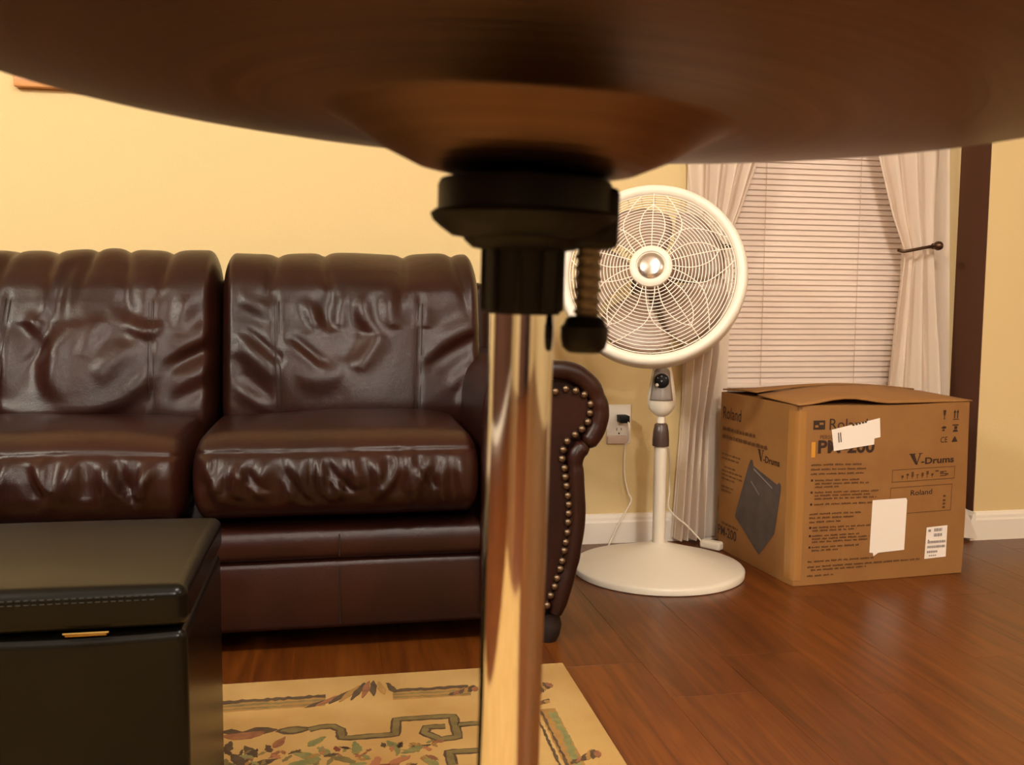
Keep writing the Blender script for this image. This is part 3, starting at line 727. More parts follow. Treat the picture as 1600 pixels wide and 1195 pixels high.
# front grille: rings and petal wires
g = MB(); RI = RO - 0.025
def gp(r_, a, off=0.0, depth=0.055):
    return Vector((r_ * math.cos(a), r_ * math.sin(a), 0.006 + dome(r_ / RI, depth) + off))
nr = 19
for k in range(nr):
    r_ = 0.058 + (RI - 0.004 - 0.058) * k / (nr - 1)
    g.tube([gp(r_, 2 * math.pi * i / 64) for i in range(64)], 0.0011, 5, True, HM)
g.build('grille_rings', 'fanwire', fan, 0, 2, 60)
pw_ = MB()
curves = [([.20, .5, .85, 1.0], [0, 0, 0, 0]), ([.20, .36, .5, .7, .82], [15, 18, 17, 9, 0]), ([.20, .40, .63, .80, .97], [50, 42, 33, 20, 9])]
for ax in range(5):
    a0 = R(90 + 72 * ax)
    for rr_, of in curves:
        for s in ((1,) if of[1] == 0 else (1, -1)):
            rs = np.linspace(rr_[0], rr_[-1], 18)
            # smooth interpolation
            os_ = [p.y for p in catmull([(a_, b_, 0) for a_, b_ in zip(rr_, of)], 6)]; rs = [p.x for p in catmull([(a_, b_, 0) for a_, b_ in zip(rr_, of)], 6)]
            pw_.tube([gp(RI * t, a0 + s * R(o_), 0.0016) for t, o_ in zip(rs, os_)], 0.0012, 5, False, HM)
pw_.build('grille_petal_wires', 'fanwire', fan, 0, 2, 60)
hb = MB().lathe([(0.0001, 0.064), (0.034, 0.064), (0.036, 0.068), (0.044, 0.0685), (0.050, 0.064), (0.051, 0.056), (0.0001, 0.054)], 48, HM).build('hub_cap', 'fanw', fan, 0, 2, 45)
MB().lathe([(0.0001, 0.0705), (0.020, 0.069), (0.032, 0.065), (0.0335, 0.063)], 36, HM).build('badge', 'badge', hb, 0, 2, 45)
# rear grille
g2 = MB()
for k in range(15):
    r_ = 0.065 + (RI - 0.065) * k / 14
    g2.tube([Vector((r_ * math.cos(2 * math.pi * i / 56), r_ * math.sin(2 * math.pi * i / 56), -0.05 - dome(r_ / RI, 0.07))) for i in range(56)], 0.0011, 4, True, HM)
for k in range(40):
    a = 2 * math.pi * k / 40
    g2.tube([Vector((r_ * math.cos(a), r_ * math.sin(a), -0.052 - dome(r_ / RI, 0.07))) for r_ in np.linspace(0.06, RI, 7)] + [Vector(((RO - 0.012) * math.cos(a), (RO - 0.012) * math.sin(a), -0.035))], 0.0011, 4, False, HM)
g2.build('rear_grille', 'fanwire', fan, 0, 2, 60)
MB().lathe([(0.0001, -0.20), (0.035, -0.195), (0.052, -0.17), (0.056, -0.11), (0.0001, -0.105)], 36, HM).build('motor_housing', 'fangrey', fan, 0, 2, 45)
MB().lathe([(0.0001, 0.0), (0.030, -0.004), (0.036, -0.012), (0.036, -0.075), (0.0001, -0.075)], 32, HM).build('blade_hub', 'blade', fan, 0, 2, 45)
for k in range(5):
    a0 = 2 * math.pi * k / 5 + 0.35; vs, fs = [], []
    nr_, na = 10, 8
    for i in range(nr_ + 1):
        r_ = 0.033 + (RI - 0.045) * i / nr_; t = i / nr_
        for j in range(na + 1):
            s = j / na - 0.5
            half = (0.32 + 0.28 * math.sin(t * 2.2)) * (1 if t < .85 else math.sqrt(max(0.05, 1 - ((t - .85) / .17) ** 2)))
            a = a0 + 0.35 * t + 2 * s * half
            vs.append(HM @ Vector((r_ * math.cos(a), r_ * math.sin(a), -0.038 + s * (0.055 - 0.02 * t))))
    for i in range(nr_):
        for j in range(na):
            q = i * (na + 1) + j; fs.append((q, q + 1, q + na + 2, q + na + 1))
    o = link('blade', MB().add(vs, fs).mesh('blade'), 'blade', fan, 60)
    md = o.modifiers.new('thick', 'SOLIDIFY'); md.thickness = 0.0018

# ------------------------------------------------------------------ outlet and cords
po = empty('wall_outlet', (0.808, WY, 0.344)); tag(po, 'ivory wall outlet with a black plug beside the sofa arm', 'outlet')
MB().box(-0.036, 0.036, -0.005, -0.0005, -0.057, 0.057).build('cover_plate', 'plate', po, 0.002)
for zc in (0.019, -0.019):
    s_ = MB().lathe([(0.0165, 0.0), (0.0165, 0.0015), (0.0001, 0.0015)], 20, Matrix.Translation((0, -0.005, zc)) @ Matrix.Rotation(R(90), 4, 'X')).build('socket', 'plate', po, 0, 2, 40)
    sl = MB().box(-0.0075, -0.0055, -0.0070, -0.0060, zc + 0.001, zc + 0.009).box(0.0055, 0.0075, -0.0070, -0.0060, zc + 0.002, zc + 0.008)
    sl.lathe([(0.0026, 0), (0.0026, 0.001), (0.0001, 0.001)], 10, Matrix.Translation((0, -0.006, zc - 0.007)) @ Matrix.Rotation(R(90), 4, 'X'))
    sl.build('socket_slots', 'slot', s_)
MB().box(-0.036, 0.022, -0.014, -0.0055, -0.056, -0.032).build('plastic_tab', 'mauve', po, 0.004, 3)
cp = [(0.818, WY - 0.040, 0.364), (0.826, WY - 0.046, 0.345), (0.829, WY - 0.036, 0.305), (0.822, WY - 0.022, 0.280), (0.822, WY - 0.022, 0.200), (0.832, WY - 0.028, 0.150), (0.840, WY - 0.034, 0.128), (0.822, WY - 0.04, 0.098), (0.802, WY - 0.045, 0.068), (0.778, WY - 0.06, 0.03), (0.750, WY - 0.09, 0.004), (0.70, WY - 0.13, 0.003)]
FB = Vector((FX, FY, 0))
pc = MB().tube(catmull([Vector(p) - FB for p in cp], 5), 0.0022, 7).build('power_cord', 'cordw', fan, 0, 2, 60)
pg = MB().box(-0.015, 0.013, -0.026, 0.0125, -0.010, 0.011).build('plug', 'black', pc, 0.003); pg.location = Vector((0.815, WY - 0.02, 0.362)) - FB
c2 = [(0.840, 2.352, 0.42), (0.862, 2.40, 0.36), (0.900, 2.47, 0.30), (0.925, 2.52, 0.24), (0.938, 2.56, 0.197), (0.944, 2.57, 0.159), (0.938, 2.56, 0.113), (0.962, 2.555, 0.084), (0.988, 2.545, 0.062), (1.012, 2.535, 0.036), (1.030, 2.527, 0.016)]
fc = MB().tube(catmull([Vector(p) - FB for p in c2], 5), 0.0024, 7).build('motor_cord', 'cordw', fan, 0, 2, 60)
pbx = MB().box(-0.032, 0.032, -0.016, 0.016, 0.001, 0.024).build('adapter_block', 'cordw', None, 0.006, 3); pbx.location = (1.052, 2.512, 0); pbx.rotation_euler = (0, 0, R(-52))
tag(pbx, 'small white plastic block on the floor between fan base and box', 'adapter')

# ------------------------------------------------------------------ curtains
def curtain(name, label, outer, inner, nf, seed, yb, panel, tie, hem=0.0):
    root = empty(name, (0, 0, 0)); tag(root, label, 'curtain', 'sheer cream curtains at the window')
    zs = np.linspace(0.012, 2.08, 90); nu = 96
    rr = random.Random(seed); ph = rr.uniform(0, 6)
    zo, xo = zip(*outer); zi, xi_ = zip(*inner)
    vs, fs = [], []
    for z in zs:
        a, b = np.interp(z, zo, xo), np.interp(z, zi, xi_)
        gather = math.exp(-((z - tie) / 0.10) ** 2)
        amp = 0.017 * (1 - 0.45 * gather)
        for i in range(nu + 1):
            u = i / nu
            w_ = u + 0.02 * math.sin(u * 9 + ph + z * 1.5) * (1 - abs(2 * u - 1))
            x = a + (b - a) * w_
            y = yb + amp * math.sin(2 * math.pi * nf * u + ph + 0.5 * math.sin(z * 3 + u * 5)) + 0.003 * math.sin(2 * math.pi * nf * 1.6 * u + z * 2) - 0.008 * gather
            vs.append((x, y, z))
    nz = len(zs)
    for j in range(nz - 1):
        for i in range(nu):
            q = j * (nu + 1) + i; fs.append((q, q + 1, q + nu + 2, q + nu + 1))
    link('drape', MB().add(vs, fs).mesh('drape'), 'sheer', root, 180)
    # straight rear panel hanging by the wall
    vs, fs = [], []; zs2 = np.linspace(0.012, 2.08, 50); n2 = 30
    for z in zs2:
        a = np.interp(z, [p[0] for p in panel], [p[1] for p in panel]); b = np.interp(z, [p[0] for p in panel], [p[2] for p in panel])
        for i in range(n2 + 1):
            u = i / n2; lo = max(0.0, 0.22 - z) * hem
            vs.append((a + (b - a) * u + lo * 0.02 * u, yb + 0.028 + 0.004 * math.sin(u * 14 + ph + z) - lo * 0.72 * u, z))
    for j in range(len(zs2) - 1):
        for i in range(n2):
            q = j * (n2 + 1) + i; fs.append((q, q + 1, q + n2 + 2, q + n2 + 1))
    link('rear_panel', MB().add(vs, fs).mesh('rear_panel'), 'sheer', root, 180)
    return root
curtain('window_curtain', 'sheer cream curtain tied back behind the pedestal fan',
        [(0.0, 0.968), (0.3, 0.985), (0.55, 0.995), (0.845, 1.010), (1.1, 0.985), (2.1, 0.975)],
        [(0.0, 1.058), (0.35, 1.062), (0.55, 1.09), (0.845, 1.095), (0.96, 1.145), (1.10, 1.195), (1.5, 1.30), (2.1, 1.40)], 4, 3, 2.578,
        [(0, 0.965, 1.10), (0.4, 0.99, 1.125), (2.1, 0.99, 1.14)], 0.845)
curtain('window_curtain', 'sheer cream curtain tied back beside the brown wall return',
        [(0.0, 1.815), (0.44, 1.800), (0.70, 1.765), (0.855, 1.745), (1.10, 1.765), (2.1, 1.775)],
        [(0.0, 1.600), (0.44, 1.606), (0.842, 1.640), (0.95, 1.595), (1.114, 1.545), (1.5, 1.45), (2.1, 1.40)], 3.5, 8, 2.572,
        [(0, 1.66, 1.845), (0.42, 1.66, 1.838), (1.14, 1.66, 1.800), (2.1, 1.66, 1.79)], 0.85, 1.0)
rod = empty('curtain_rod', (1.39, 2.575, 2.09)); tag(rod, 'dark curtain rod above the window', 'curtain rod')
MB().tube([(-0.45, 0, 0), (0.44, 0, 0)], 0.008, 12).build('rod', 'bronzeh', rod, 0, 2, 50)
for s in (-1, 1):
    MB().lathe([(0.0001, -0.018), (0.012, -0.014), (0.018, 0), (0.012, 0.014), (0.0001, 0.018)], 16, Matrix.Translation((s * 0.452 - 0.003, 0, 0))).build('finial', 'bronzeh', rod, 0, 2, 50)
    MB().tube([(s * 0.40, 0, 0), (s * 0.40, 0.058, 0)], 0.006, 8).build('bracket', 'bronzeh', rod, 0, 2, 50)
def holdback(label, xk, zk, xe, ze):
    h = empty('curtain_holdback', (xk, WY, zk)); tag(h, label, 'holdback', 'curtain holdbacks')
    s = 1 if xe < xk else -1
    MB().tube([(0, -0.001, 0), (0, -0.10, 0)], 0.005, 10).build('stem', 'bronzeh', h, 0, 2, 50)
    MB().tube(catmull([(0, -0.098, 0), ((xe - xk) * .35, -0.105, (ze - zk) * .3), ((xe - xk) * .75, -0.106, (ze - zk) * .75), (xe - xk, -0.102, ze - zk), (xe - xk - s * 0.010, -0.088, ze - zk + 0.004)], 5), 0.0046, 10).build('arm', 'bronzeh', h, 0, 2, 50)
    k = MB().lathe([(0.0001, 0.030), (0.006, 0.029), (0.012, 0.022), (0.0135, 0.014), (0.011, 0.005), (0.006, 0.0), (0.009, -0.004), (0.009, -0.008), (0.0001, -0.010)], 24, Matrix.Translation((0, -0.100, 0)) @ Matrix.Rotation(R(90), 4, 'X')).build('knob', 'bronzeh', h, 0, 2, 50)
    return h
holdback('dark metal curtain holdback with ball knob near the brown wall return', 1.722, 0.862, 1.622, 0.845)
holdback('dark metal curtain holdback glimpsed through the fan grille', 0.99, 0.862, 1.098, 0.848)

# ------------------------------------------------------------------ picture on the wall
pf_ = empty('framed_picture', (-0.767 + 0.30, WY, 1.213)); tag(pf_, 'honey wood framed picture on the wall above the sofa', 'picture')
for a in ((-0.30, 0.30, 0, 0.035), (-0.30, 0.30, 0.415, 0.45), (-0.30, -0.265, 0.035, 0.415), (0.265, 0.30, 0.035, 0.415)):
    MB().box(a[0], a[1], -0.024, -0.001, a[2], a[3]).build('frame_rail', 'framewood', pf_, 0.004)
MB().box(-0.265, 0.265, -0.012, -0.006, 0.035, 0.415).build('print', 'artprint', pf_)

# ------------------------------------------------------------------ cardboard box
BW, BD, BH = 0.497, 0.385, 0.444
bx = empty('cardboard_box', (1.108, 2.139, 0.0), R(5.2)); tag(bx, 'brown cardboard shipping box with printed sides under the window', 'box')
bm = bmesh.new(); bmesh.ops.create_cube(bm, size=1)
bmesh.ops.subdivide_edges(bm, edges=list(bm.edges), cuts=23, use_grid_fill=True)
def box_def(x, y, z):
    """unit box -> dented, slightly bulging carton (x 0..BW, y 0..BD, z 0..BH)"""
    u, v, w = x + .5, y + .5, z + .5
    bul = 0.004
    X = u * BW + (0.006 * math.sin(3 * w + 1) if u > .99 else 0) * 1.0 + (0.010 * (w - .5) * (u - .0))
    Y = v * BD - bul * math.sin(math.pi * u) * math.sin(math.pi * w) * (1 - v) * 0.6
    X -= bul * math.sin(math.pi * v) * math.sin(math.pi * w) * (1 - u) * 0.6
    Z = 0.001 + w * BH
    if w > .999: Z += 0.012 * math.sin(math.pi * min(1, u * 1.0)) * math.sin(math.pi * v) 
    Z += 0.004 * w * math.sin(u * 7 + 1) * (1 - v) * .6
    # knocked-in corners
    k = max(0, 1 - math.hypot(u * BW, v * BD) / 0.035) * (0.4 + 0.6 * w)
    X += 0.008 * k; Y += 0.008 * k
    return Vector((X, Y, Z))
for v in bm.verts: v.co = box_def(*v.co)
me = bpy.data.meshes.new('carton'); bm.to_mesh(me); bm.free()
carton = link('carton', me, 'card', bx, 35)
def front_pt(s, t, off):    # s 0..1 along front, t 0..1 up
    p = box_def(s - .5, -.5, t - .5); return Vector((p.x, p.y - off, p.z))
def left_pt(s, t, off):     # s from the back (0) to the front corner (1), seen from the left
    p = box_def(-.5, .5 - s, t - .5); return Vector((p.x - off, p.y, p.z))
def print_mesh(name, faces2d, fn, off, m):
    """faces2d: list of polygons in (s,t); laid on a side of the carton"""
    b = MB()
    for poly in faces2d:
        n = len(poly); b.add([fn(s, t, off) for s, t in poly], [tuple(range(n))])
    me = b.mesh(name, recalc=False); return link(name, me, m, bx)
def rect(s0, s1, t0, t1, skew=0.0): return [(s0, t0 + skew * s0), (s1, t0 + skew * s1), (s1, t1 + skew * s1), (s0, t1 + skew * s0)]
def text_polys(txt, bold=0.0, shear=0.0, spacing=1.0):
    cu = bpy.data.curves.new('t', 'FONT'); cu.body = txt; cu.size = 1; cu.offset = bold; cu.shear = shear; cu.space_character = spacing; cu.resolution_u = 3
    ob = bpy.data.objects.new('t', cu); COL.objects.link(ob)
    bpy.context.view_layer.update()
    dg = bpy.context.evaluated_depsgraph_get()
    me = bpy.data.meshes.new_from_object(ob.evaluated_get(dg))
    vs = [(v.co.x, v.co.y) for v in me.vertices]; fs = [tuple(p.vertices) for p in me.polygons]
    bpy.data.objects.remove(ob); bpy.data.meshes.remove(me)
    return vs, fs
def text(name, txt, fn, s0, t0, sw, th, off, m, bold=0.0, shear=0.0, skew=0.0):
    vs, fs = text_polys(txt, bold, shear)
    xs = [v[0] for v in vs]; ys = [v[1] for v in vs]
    x0, x1, y0, y1 = min(xs), max(xs), min(ys), max(ys)
    P = []
    for x, y in vs:
        s = s0 + (x - x0) / (x1 - x0) * sw; t = t0 + (y - y0) / (y1 - y0) * th + skew * (s - s0); P.append(fn(s, t, off))
    me = MB().add(P, fs).mesh(name, recalc=False); return link(name, me, m, bx)
tr_ = random.Random(2)
def text_lines(fn, lines, m='inkmid', off=0.0012, h=0.011):
    """rows of tiny illegible print: (s0, s1, t) each row split in words"""
    F = []
    for s0, s1, t in lines:
        s = s0
        while s < s1:
            w_ = tr_.uniform(.018, .06); e = min(s + w_, s1); 
            c = s
            while c < e:
                cw = tr_.uniform(.004, .008); F.append(rect(c, min(c + cw, e), t + tr_.uniform(-.001, .001), t + h * tr_.uniform(.65, 1)))
                c += cw + .0018
            s = e + 0.010
    return print_mesh('printed_text', F, fn, off, m)
# front print (s,t fractions of the face)
text('printed_brand', 'Roland', front_pt, 0.175, 0.865, 0.215, 0.062, 0.0012, 'ink')
print_mesh('printed_logo', [rect(0.085, 0.150, 0.868, 0.918), rect(0.092, 0.118, 0.878, 0.908), rect(0.124, 0.143, 0.878, 0.908)][:1], front_pt, 0.0010, 'ink')
print_mesh('printed_logo', [rect(0.094, 0.112, 0.880, 0.892), rect(0.118, 0.140, 0.894, 0.906)], front_pt, 0.0014, 'card')
text('printed_text', 'PERSONAL', front_pt, 0.125, 0.815, 0.13, 0.022, 0.0012, 'inkmid')
text('printed_model_number', 'PM-200', front_pt, 0.115, 0.735, 0.320, 0.075, 0.0012, 'ink', 0.03)
print_mesh('printed_accent', [[(0.078, 0.715), (0.100, 0.715), (0.100, 0.800), (0.078, 0.800)]], front_pt, 0.0012, 'inkorange')
text_lines(front_pt, [(0.08, 0.37, 0.668), (0.08, 0.39, 0.643), (0.08, 0.38, 0.618), (0.105, 0.36, 0.582), (0.105, 0.41, 0.563), (0.105, 0.24, 0.545), (0.105, 0.47, 0.515), (0.105, 0.42, 0.497), (0.105, 0.46, 0.479), (0.105, 0.46, 0.448),
    (0.08, 0.38, 0.395), (0.08, 0.34, 0.373), (0.08, 0.26, 0.350), (0.10, 0.43, 0.318), (0.10, 0.35, 0.301), (0.10, 0.37, 0.272), (0.10, 0.43, 0.255), (0.10, 0.43, 0.238), (0.10, 0.37, 0.208), (0.10, 0.25, 0.190),
    (0.08, 0.47, 0.128), (0.08, 0.74, 0.098), (0.10, 0.42, 0.080), (0.08, 0.23, 0.048)])
print_mesh('printed_bullets', [rect(0.082, 0.093, t, t + .012) for t in (0.582, 0.515, 0.448, 0.318, 0.272, 0.208)], front_pt, 0.0012, 'ink')
# serif wordmark: tall V then small letters
def wordmark(fn, s0, t0, sw, th, m, skew=0.0):
    V = [[(0, 1), (.16, 1), (.30, 0), (.22, 0)], [(.36, 1), (.40, 1), (.27, 0), (.24, 0)], [(-.03, 1.05), (.20, 1.05), (.20, .97), (-.03, .97)], [(.31, 1.05), (.45, 1.05), (.45, .98), (.31, .98)]]
    F = [[(s0 + x * sw * .62, t0 + y * th + skew * (x * sw * .62)) for x, y in p] for p in V]
    print_mesh('printed_wordmark', F, fn, 0.0012, m)
    text('printed_wordmark', '-Drums', fn, s0 + sw * .26, t0 - th * 0.02 + skew * sw * .26, sw * .74, th * .62, 0.0012, m, 0.025, 0, skew)
wordmark(front_pt, 0.645, 0.655, 0.270, 0.062, 'ink')
def outline(s0, s1, t0, t1, k=0.003):
    return [rect(s0, s1, t0, t0 + k), rect(s0, s1, t1 - k, t1), rect(s0, s0 + k * .8, t0, t1), rect(s1 - k * .8, s1, t0, t1)]
print_mesh('printed_outline', outline(0.545, 0.925, 0.560, 0.632) + outline(0.540, 0.915, 0.375, 0.530), front_pt, 0.0012, 'inkmid')
# small product sketches in the upper outline
F = []
for k in range(7):
    s = 0.600 + 0.030 * k; F += [rect(s, s + .014, 0.585 + .008 * (k % 2), 0.598 + .008 * (k % 3)), rect(s + .004, s + .008, 0.575, 0.592)]
for k in range(3): F += [rect(0.805 + .03 * k, 0.825 + .03 * k, 0.606 - .012 * k, 0.614 - .010 * k), rect(0.835, 0.875, 0.578 + .012 * k, 0.583 + .012 * k)]
print_mesh('printed_sketches', F, front_pt, 0.0012, 'inkmid')
text('printed_brand', 'Roland', front_pt, 0.662, 0.478, 0.130, 0.030, 0.0012, 'ink')
print_mesh('printed_text', [rect(0.862, 0.878, t, t + .012) for t in (0.390, 0.410, 0.430, 0.455)], front_pt, 0.0012, 'inkmid')
# handling symbols: glass, arrows, hand, keep dry, CE, recycling
F = [[(0.833, 0.958), (0.850, 0.958), (0.847, 0.930), (0.8435, 0.926), (0.8435, 0.910), (0.849, 0.906), (0.834, 0.906), (0.8395, 0.910), (0.8395, 0.926), (0.836, 0.930)]]
F += [rect(0.900, 0.906, 0.908, 0.942), rect(0.918, 0.924, 0.908, 0.942), [(0.895, 0.940), (0.911, 0.940), (0.903, 0.958)], [(0.913, 0.940), (0.929, 0.940), (0.921, 0.958)], rect(0.894, 0.930, 0.900, 0.904)]
F += [[(0.825, 0.858), (0.840, 0.866), (0.855, 0.862), (0.855, 0.852), (0.838, 0.850)], rect(0.832, 0.846, 0.838, 0.846)]
F += [[(0.893, 0.872), (0.930, 0.872), (0.930, 0.866), (0.893, 0.866)], rect(0.905, 0.922, 0.845, 0.862), [(0.896, 0.830), (0.930, 0.830), (0.922, 0.842), (0.902, 0.842)]]
F += [[(0.893, 0.772), (0.930, 0.772), (0.920, 0.792), (0.9115, 0.806), (0.903, 0.792)]]
print_mesh('printed_symbols', F, front_pt, 0.0012, 'ink')
text('printed_mark', 'CE', front_pt, 0.825, 0.772, 0.042, 0.032, 0.0012, 'ink')
# stuck-on labels
def label(name, poly, m='paper', off=0.0020):
    o = print_mesh(name, [poly], front_pt, off, m); md = o.modifiers.new('thick', 'SOLIDIFY'); md.thickness = 0.0006; return o
l1 = label('address_label', [(0.185, 0.795), (0.200, 0.735), (0.208, 0.7415), (0.395, 0.800), (0.397, 0.822), (0.445, 0.835), (0.428, 0.925), (0.200, 0.862)][:0] or [(0.203, 0.748), (0.430, 0.782), (0.431, 0.816), (0.465, 0.823), (0.458, 0.931), (0.186, 0.866)])
print_mesh('label_print', [[(0.226, 0.795), (0.231, 0.796), (0.225, 0.850), (0.220, 0.849)], [(0.238, 0.797), (0.243, 0.798), (0.237, 0.852), (0.232, 0.851)]] + [rect(s, s + .012, 0.888 + (s - .3) * .24, 0.897 + (s - .3) * .24) for s in (.300, .318, .336, .354, .370)], front_pt, 0.0030, 'ink')
label('blank_label', [(0.435, 0.162), (0.455, 0.160), (0.460, 0.140), (0.488, 0.158), (0.642, 0.164), (0.642, 0.452), (0.636, 0.466), (0.437, 0.464)], 'paper')
l3 = label('barcode_label', [(0.770, 0.100), (0.902, 0.104), (0.900, 0.288), (0.772, 0.284)])
F = [rect(s, s + w_, 0.258, 0.276) for s, w_ in ((0.818, .006), (0.827, .004), (0.834, .007), (0.845, .004), (0.852, .006), (0.862, .004))]
F += [rect(s, s + w_, 0.228, 0.246) for s, w_ in ((0.818, .004), (0.825, .006), (0.834, .004), (0.842, .008), (0.854, .004), (0.861, .006))]
for t in (0.190, 0.162):
    s = 0.782
    while s < 0.890:
        w_ = tr_.choice((.002, .003, .004)); F.append(rect(s, s + w_, t, t + .014)); s += w_ + tr_.choice((.0016, .0025))
F += [rect(0.782 + .011 * k, 0.790 + .011 * k, 0.134, 0.146) for k in range(6)] + [rect(0.795 + .012 * k, 0.803 + .012 * k, 0.114, 0.121) for k in range(4)] + [rect(0.782, 0.790, 0.205, 0.212), rect(0.782, 0.797, 0.258, 0.272)]
print_mesh('label_print', F, front_pt, 0.0030, 'greyink')
# clear tape over the near vertical edge and a strip on the front
tp = MB(); n = 16; vs, fs = [], []
for j in range(n + 1):
    t = 0.03 + 0.94 * j / n
    vs += [left_pt(0.90, t, 0.0012), left_pt(0.955, t, 0.0013), left_pt(0.995, t, 0.0016) + Vector((0, -0.0008, 0)), front_pt(0.012, t, 0.0018), front_pt(0.045, t, 0.0013)]
for j in range(n):
    for i in range(4):
        q = j * 5 + i; fs.append((q, q + 1, q + 6, q + 5))
tape_o = link('packing_tape', tp.add(vs, fs).mesh('packing_tape'), 'tape', bx, 60)
# top flaps: two long flaps that no longer lie flat, short flap under them
def flap(name, pts, m='card'):
    me = MB().add(pts, [tuple(range(len(pts)))]).mesh(name); o = link(name, me, m, bx); md = o.modifiers.new('thick', 'SOLIDIFY'); md.thickness = 0.004; md.offset = 1; return o
def flap_grid(name, fn, nu=16, nv=8, m='card'):
    vs, fs = [], []
    for j in range(nv + 1):
        for i in range(nu + 1): vs.append(fn(i / nu, j / nv))
    for j in range(nv):
        for i in range(nu):
            q = j * (nu + 1) + i; fs.append((q, q + 1, q + nu + 2, q + nu + 1))
    o = link(name, MB().add(vs, fs).mesh(name), m, bx, 50); md = o.modifiers.new('thick', 'SOLIDIFY'); md.thickness = 0.0035; md.offset = 1; return o
flap_grid('top_flap', lambda u, v: Vector((u * (BW + 0.008), -0.001 + v * BD * .50, BH + 0.0035 + 0.014 * math.sin(math.pi * min(1, u * 1.9)) ** 2 * (1 - v) * (u < .53) + 0.022 * math.sin(math.pi * v * .5) * math.sin(math.pi * u) + 0.006 * v)))
flap_grid('top_flap', lambda u, v: Vector((0.004 + u * (BW - 0.01), BD * (.53 + .47 * v), BH + 0.006 + 0.026 * math.cos(math.pi * v * .5) * (0.35 + .65 * math.sin(math.pi * u)))))
MB().box(0.006, BW - 0.006, 0.006, BD - 0.006, BH - 0.006, BH + 0.0005).build('inner_flap', 'carddark', bx)
# left side print (s from the back)
text('printed_brand', 'Roland', left_pt, -0.02 + 0.06, 0.838, 0.26, 0.075, 0.0012, 'ink')
text_lines(left_pt, [(0.04, 0.50, 0.765), (0.04, 0.66, 0.715)], 'inkmid', 0.0012, 0.026)
text_lines(left_pt, [(0.04, 0.31, 0.610), (0.04, 0.29, 0.583), (0.08, 0.24, 0.530), (0.04, 0.34, 0.505), (0.04, 0.35, 0.480), (0.04, 0.24, 0.455), (0.04, 0.23, 0.405), (0.04, 0.20, 0.380)], 'inkmid', 0.0012, 0.012)
wordmark(left_pt, 0.545, 0.640, 0.270, 0.065, 'ink')
PIC = [(0.455, 0.575), (0.495, 0.600), (0.500, 0.590), (0.800, 0.500), (0.815, 0.512), (0.825, 0.505), (0.775, 0.260), (0.595, 0.080), (0.270, 0.265), (0.400, 0.545)]
PIC = [(0.430, 0.600), (0.455, 0.632), (0.480, 0.632), (0.490, 0.600), (0.795, 0.535), (0.812, 0.552), (0.835, 0.545), (0.835, 0.500), (0.775, 0.250), (0.590, 0.085), (0.255, 0.250), (0.275, 0.300)]
print_mesh('printed_picture', [PIC], left_pt, 0.0012, 'inkdark')
print_mesh('printed_picture', [[(0.500, 0.588), (0.740, 0.510), (0.740, 0.502), (0.500, 0.578)]], left_pt, 0.0018, 'greyink')
F = [[(0.470 + .014 * k, 0.510 - .008 * k), (0.480 + .014 * k, 0.506 - .008 * k), (0.482 + .014 * k, 0.492 - .008 * k), (0.472 + .014 * k, 0.496 - .008 * k)] for k in range(8)]
print_mesh('printed_picture', F, left_pt, 0.0018, 'greyink')
text_lines(left_pt, [(0.06, 0.30, 0.170)], 'inkmid', 0.0012, 0.016)
text('printed_model_number', 'PM-200', left_pt, -0.015 + 0.02, 0.095, 0.275, 0.062, 0.0012, 'ink', 0.01)

# ------------------------------------------------------------------ hi-hat stand and cymbal (nearest to the camera)
HX = Vector((0.9827, -0.1851, 0)); HY = Vector((0.1851, 0.9827, 0))
org = Vector((0.0585, 0.2950, 0.6954))
ax = (HX * 0.022 + HY * -0.020 + Vector((0, 0, 1))).normalized()
lx = (HX - ax * HX.dot(ax)).normalized(); ly = ax.cross(lx)
LM = Matrix(((lx.x, ly.x, ax.x, org.x), (lx.y, ly.y, ax.y, org.y), (lx.z, ly.z, ax.z, org.z), (0, 0, 0, 1)))
hs = empty('hihat_stand', (org.x - ax.x * .69, org.y - ax.y * .69, 0)); tag(hs, 'chrome hi-hat stand pole with black cymbal seat in the foreground', 'cymbal stand')
def hb_(b, name, m, bevel=0.0, smooth=45, seg=2):
    o = b.build(name, m, None, bevel, seg, smooth)
    o.data.transform(Matrix.Translation(-hs.location) @ LM); o.parent = hs
    return o
hb_(MB().lathe([(0.0102, -0.62), (0.0102, 0.004)], 48), 'chrome_tube', 'chrome')
hb_(MB().lathe([(0.0118, 0.0), (0.0122, 0.002), (0.0124, 0.024), (0.0130, 0.026), (0.0130, 0.040), (0.0001, 0.040)], 36), 'sleeve', 'black')
# ribs on the sleeve
rb = MB()
for k in range(10):
    a = 2 * math.pi * k / 10 + .2; mt = Matrix.Rotation(a, 4, 'Z'); rb.box(0.0115, 0.0133, -0.0009, 0.0009, 0.001, 0.0235, mt)
hb_(rb, 'sleeve_ribs', 'black', 0.0004)
hb_(MB().lathe([(0.0130, 0.0195), (0.0160, 0.0200), (0.0185, 0.0222), (0.0190, 0.0232), (0.0225, 0.0236), (0.0262, 0.0262), (0.0284, 0.0282), (0.0292, 0.0300), (0.0280, 0.0312), (0.0001, 0.0312)], 48), 'lower_dish', 'black')
hb_(MB().lathe([(0.0270, 0.0300), (0.0270, 0.0385), (0.0262, 0.0405), (0.0235, 0.0410), (0.0001, 0.0410)], 48), 'seat_cup', 'black')
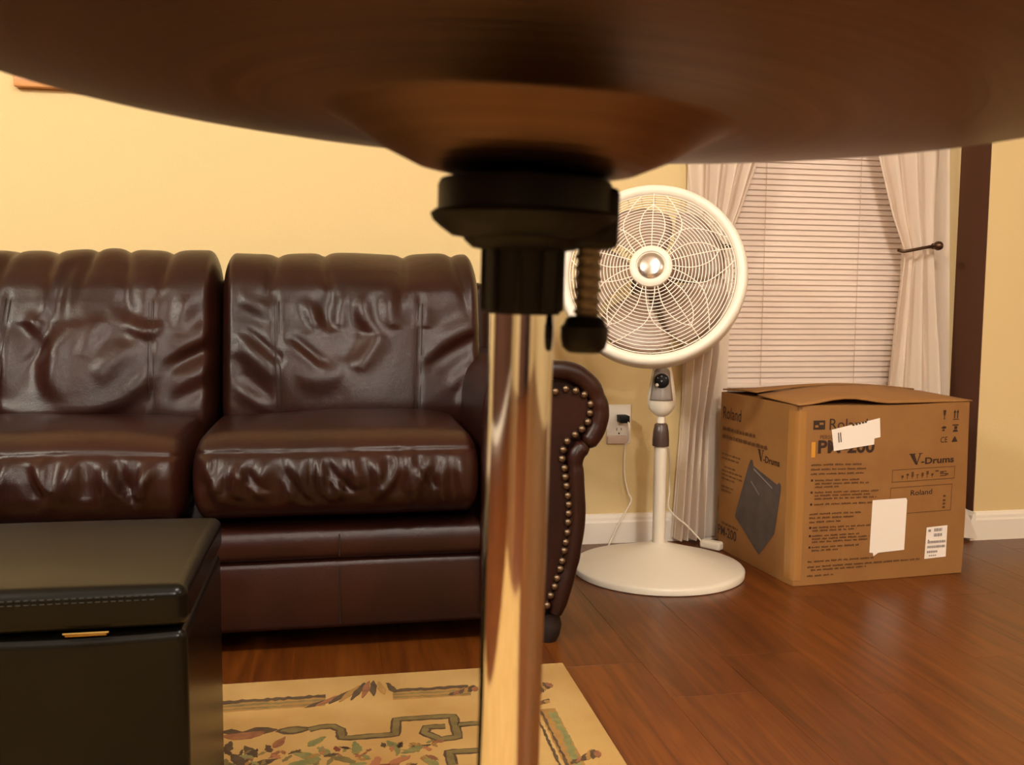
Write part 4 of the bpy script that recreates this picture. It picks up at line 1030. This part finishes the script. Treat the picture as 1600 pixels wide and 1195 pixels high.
# lug that carries the tilt screw, on the right
hb_(MB().box(0.012, 0.0285, -0.0085, 0.0085, 0.0205, 0.0390), 'screw_lug', 'black', 0.002)
sp_ = [(0.0001, -0.003)]; z = -0.003
while z < 0.0225:
    sp_ += [(0.0036, z), (0.0043, z + 0.0004), (0.0043, z + 0.0011), (0.0036, z + 0.0015), (0.0034, z + 0.0030)]; z += 0.0034
hb_(MB().lathe(sp_ + [(0.0001, z)], 24, Matrix.Translation((0.0203, 0, 0))), 'tilt_screw', 'screwmetal', 0, 40)
hb_(MB().lathe([(0.0001, -0.0118), (0.0050, -0.0116), (0.0068, -0.0100), (0.0075, -0.0070), (0.0075, -0.0035), (0.0066, -0.0028), (0.0060, -0.0010), (0.0046, -0.0002), (0.0001, -0.0002)], 28, Matrix.Translation((0.0198, 0, 0))), 'screw_knob', 'black')
# tripod below the frame
hb_(MB().lathe([(0.0145, -0.50), (0.0145, -0.43), (0.0125, -0.425), (0.0104, -0.424)], 32), 'tube_collar', 'black')
for k in range(3):
    a = R(-40 + 120 * k); P = [(0.014 * math.cos(a), 0.014 * math.sin(a), -0.47), (0.13 * math.cos(a), 0.13 * math.sin(a), -0.60), (0.23 * math.cos(a), 0.23 * math.sin(a), -0.662)]
    hb_(MB().tube(P, [0.006, 0.006, 0.006], 10), 'leg', 'chrome')
    hb_(MB().tube([P[-1], (0.236 * math.cos(a), 0.236 * math.sin(a), -0.665)], [0.009, 0.009], 12), 'rubber_foot', 'black')
hb_(MB().lathe([(0.0102, -0.62), (0.018, -0.622), (0.018, -0.670), (0.0001, -0.671)], 24), 'pedal_post', 'black')
hb_(MB().box(-0.03, 0.03, -0.10, 0.03, -0.677, -0.669), 'pedal_plate', 'black', 0.002)
# cymbal
cn = (HX * 0.048 + HY * -0.0187 + Vector((0, 0, 1))).normalized()
cx_ = (HX - cn * HX.dot(cn)).normalized(); cy_ = cn.cross(cx_)
cc = Vector((0.0605, 0.2939, 0.7649))
prof = [(0.1780, 0.0)]
pts_ = [(0.160, -0.0026), (0.130, -0.0062), (0.100, -0.0090), (0.075, -0.0106), (0.0625, -0.0113), (0.0600, -0.0118), (0.0575, -0.0132), (0.052, -0.0162), (0.044, -0.0208), (0.034, -0.0252), (0.024, -0.0272), (0.010, -0.0280), (0.006, -0.0280)]
prof += pts_
up = [(r_, z_ + 0.0012) for r_, z_ in reversed(prof)]
cyb = MB().lathe(prof + up, 144, None, True)
cy = cyb.build('hihat_cymbal', 'bronze', None, 0, 2, 60)
cy.matrix_world = Matrix(((cx_.x, cy_.x, cn.x, cc.x), (cx_.y, cy_.y, cn.y, cc.y), (cx_.z, cy_.z, cn.z, cc.z), (0, 0, 0, 1)))
tag(cy, 'bronze cymbal seen from below across the top of the picture', 'cymbal')
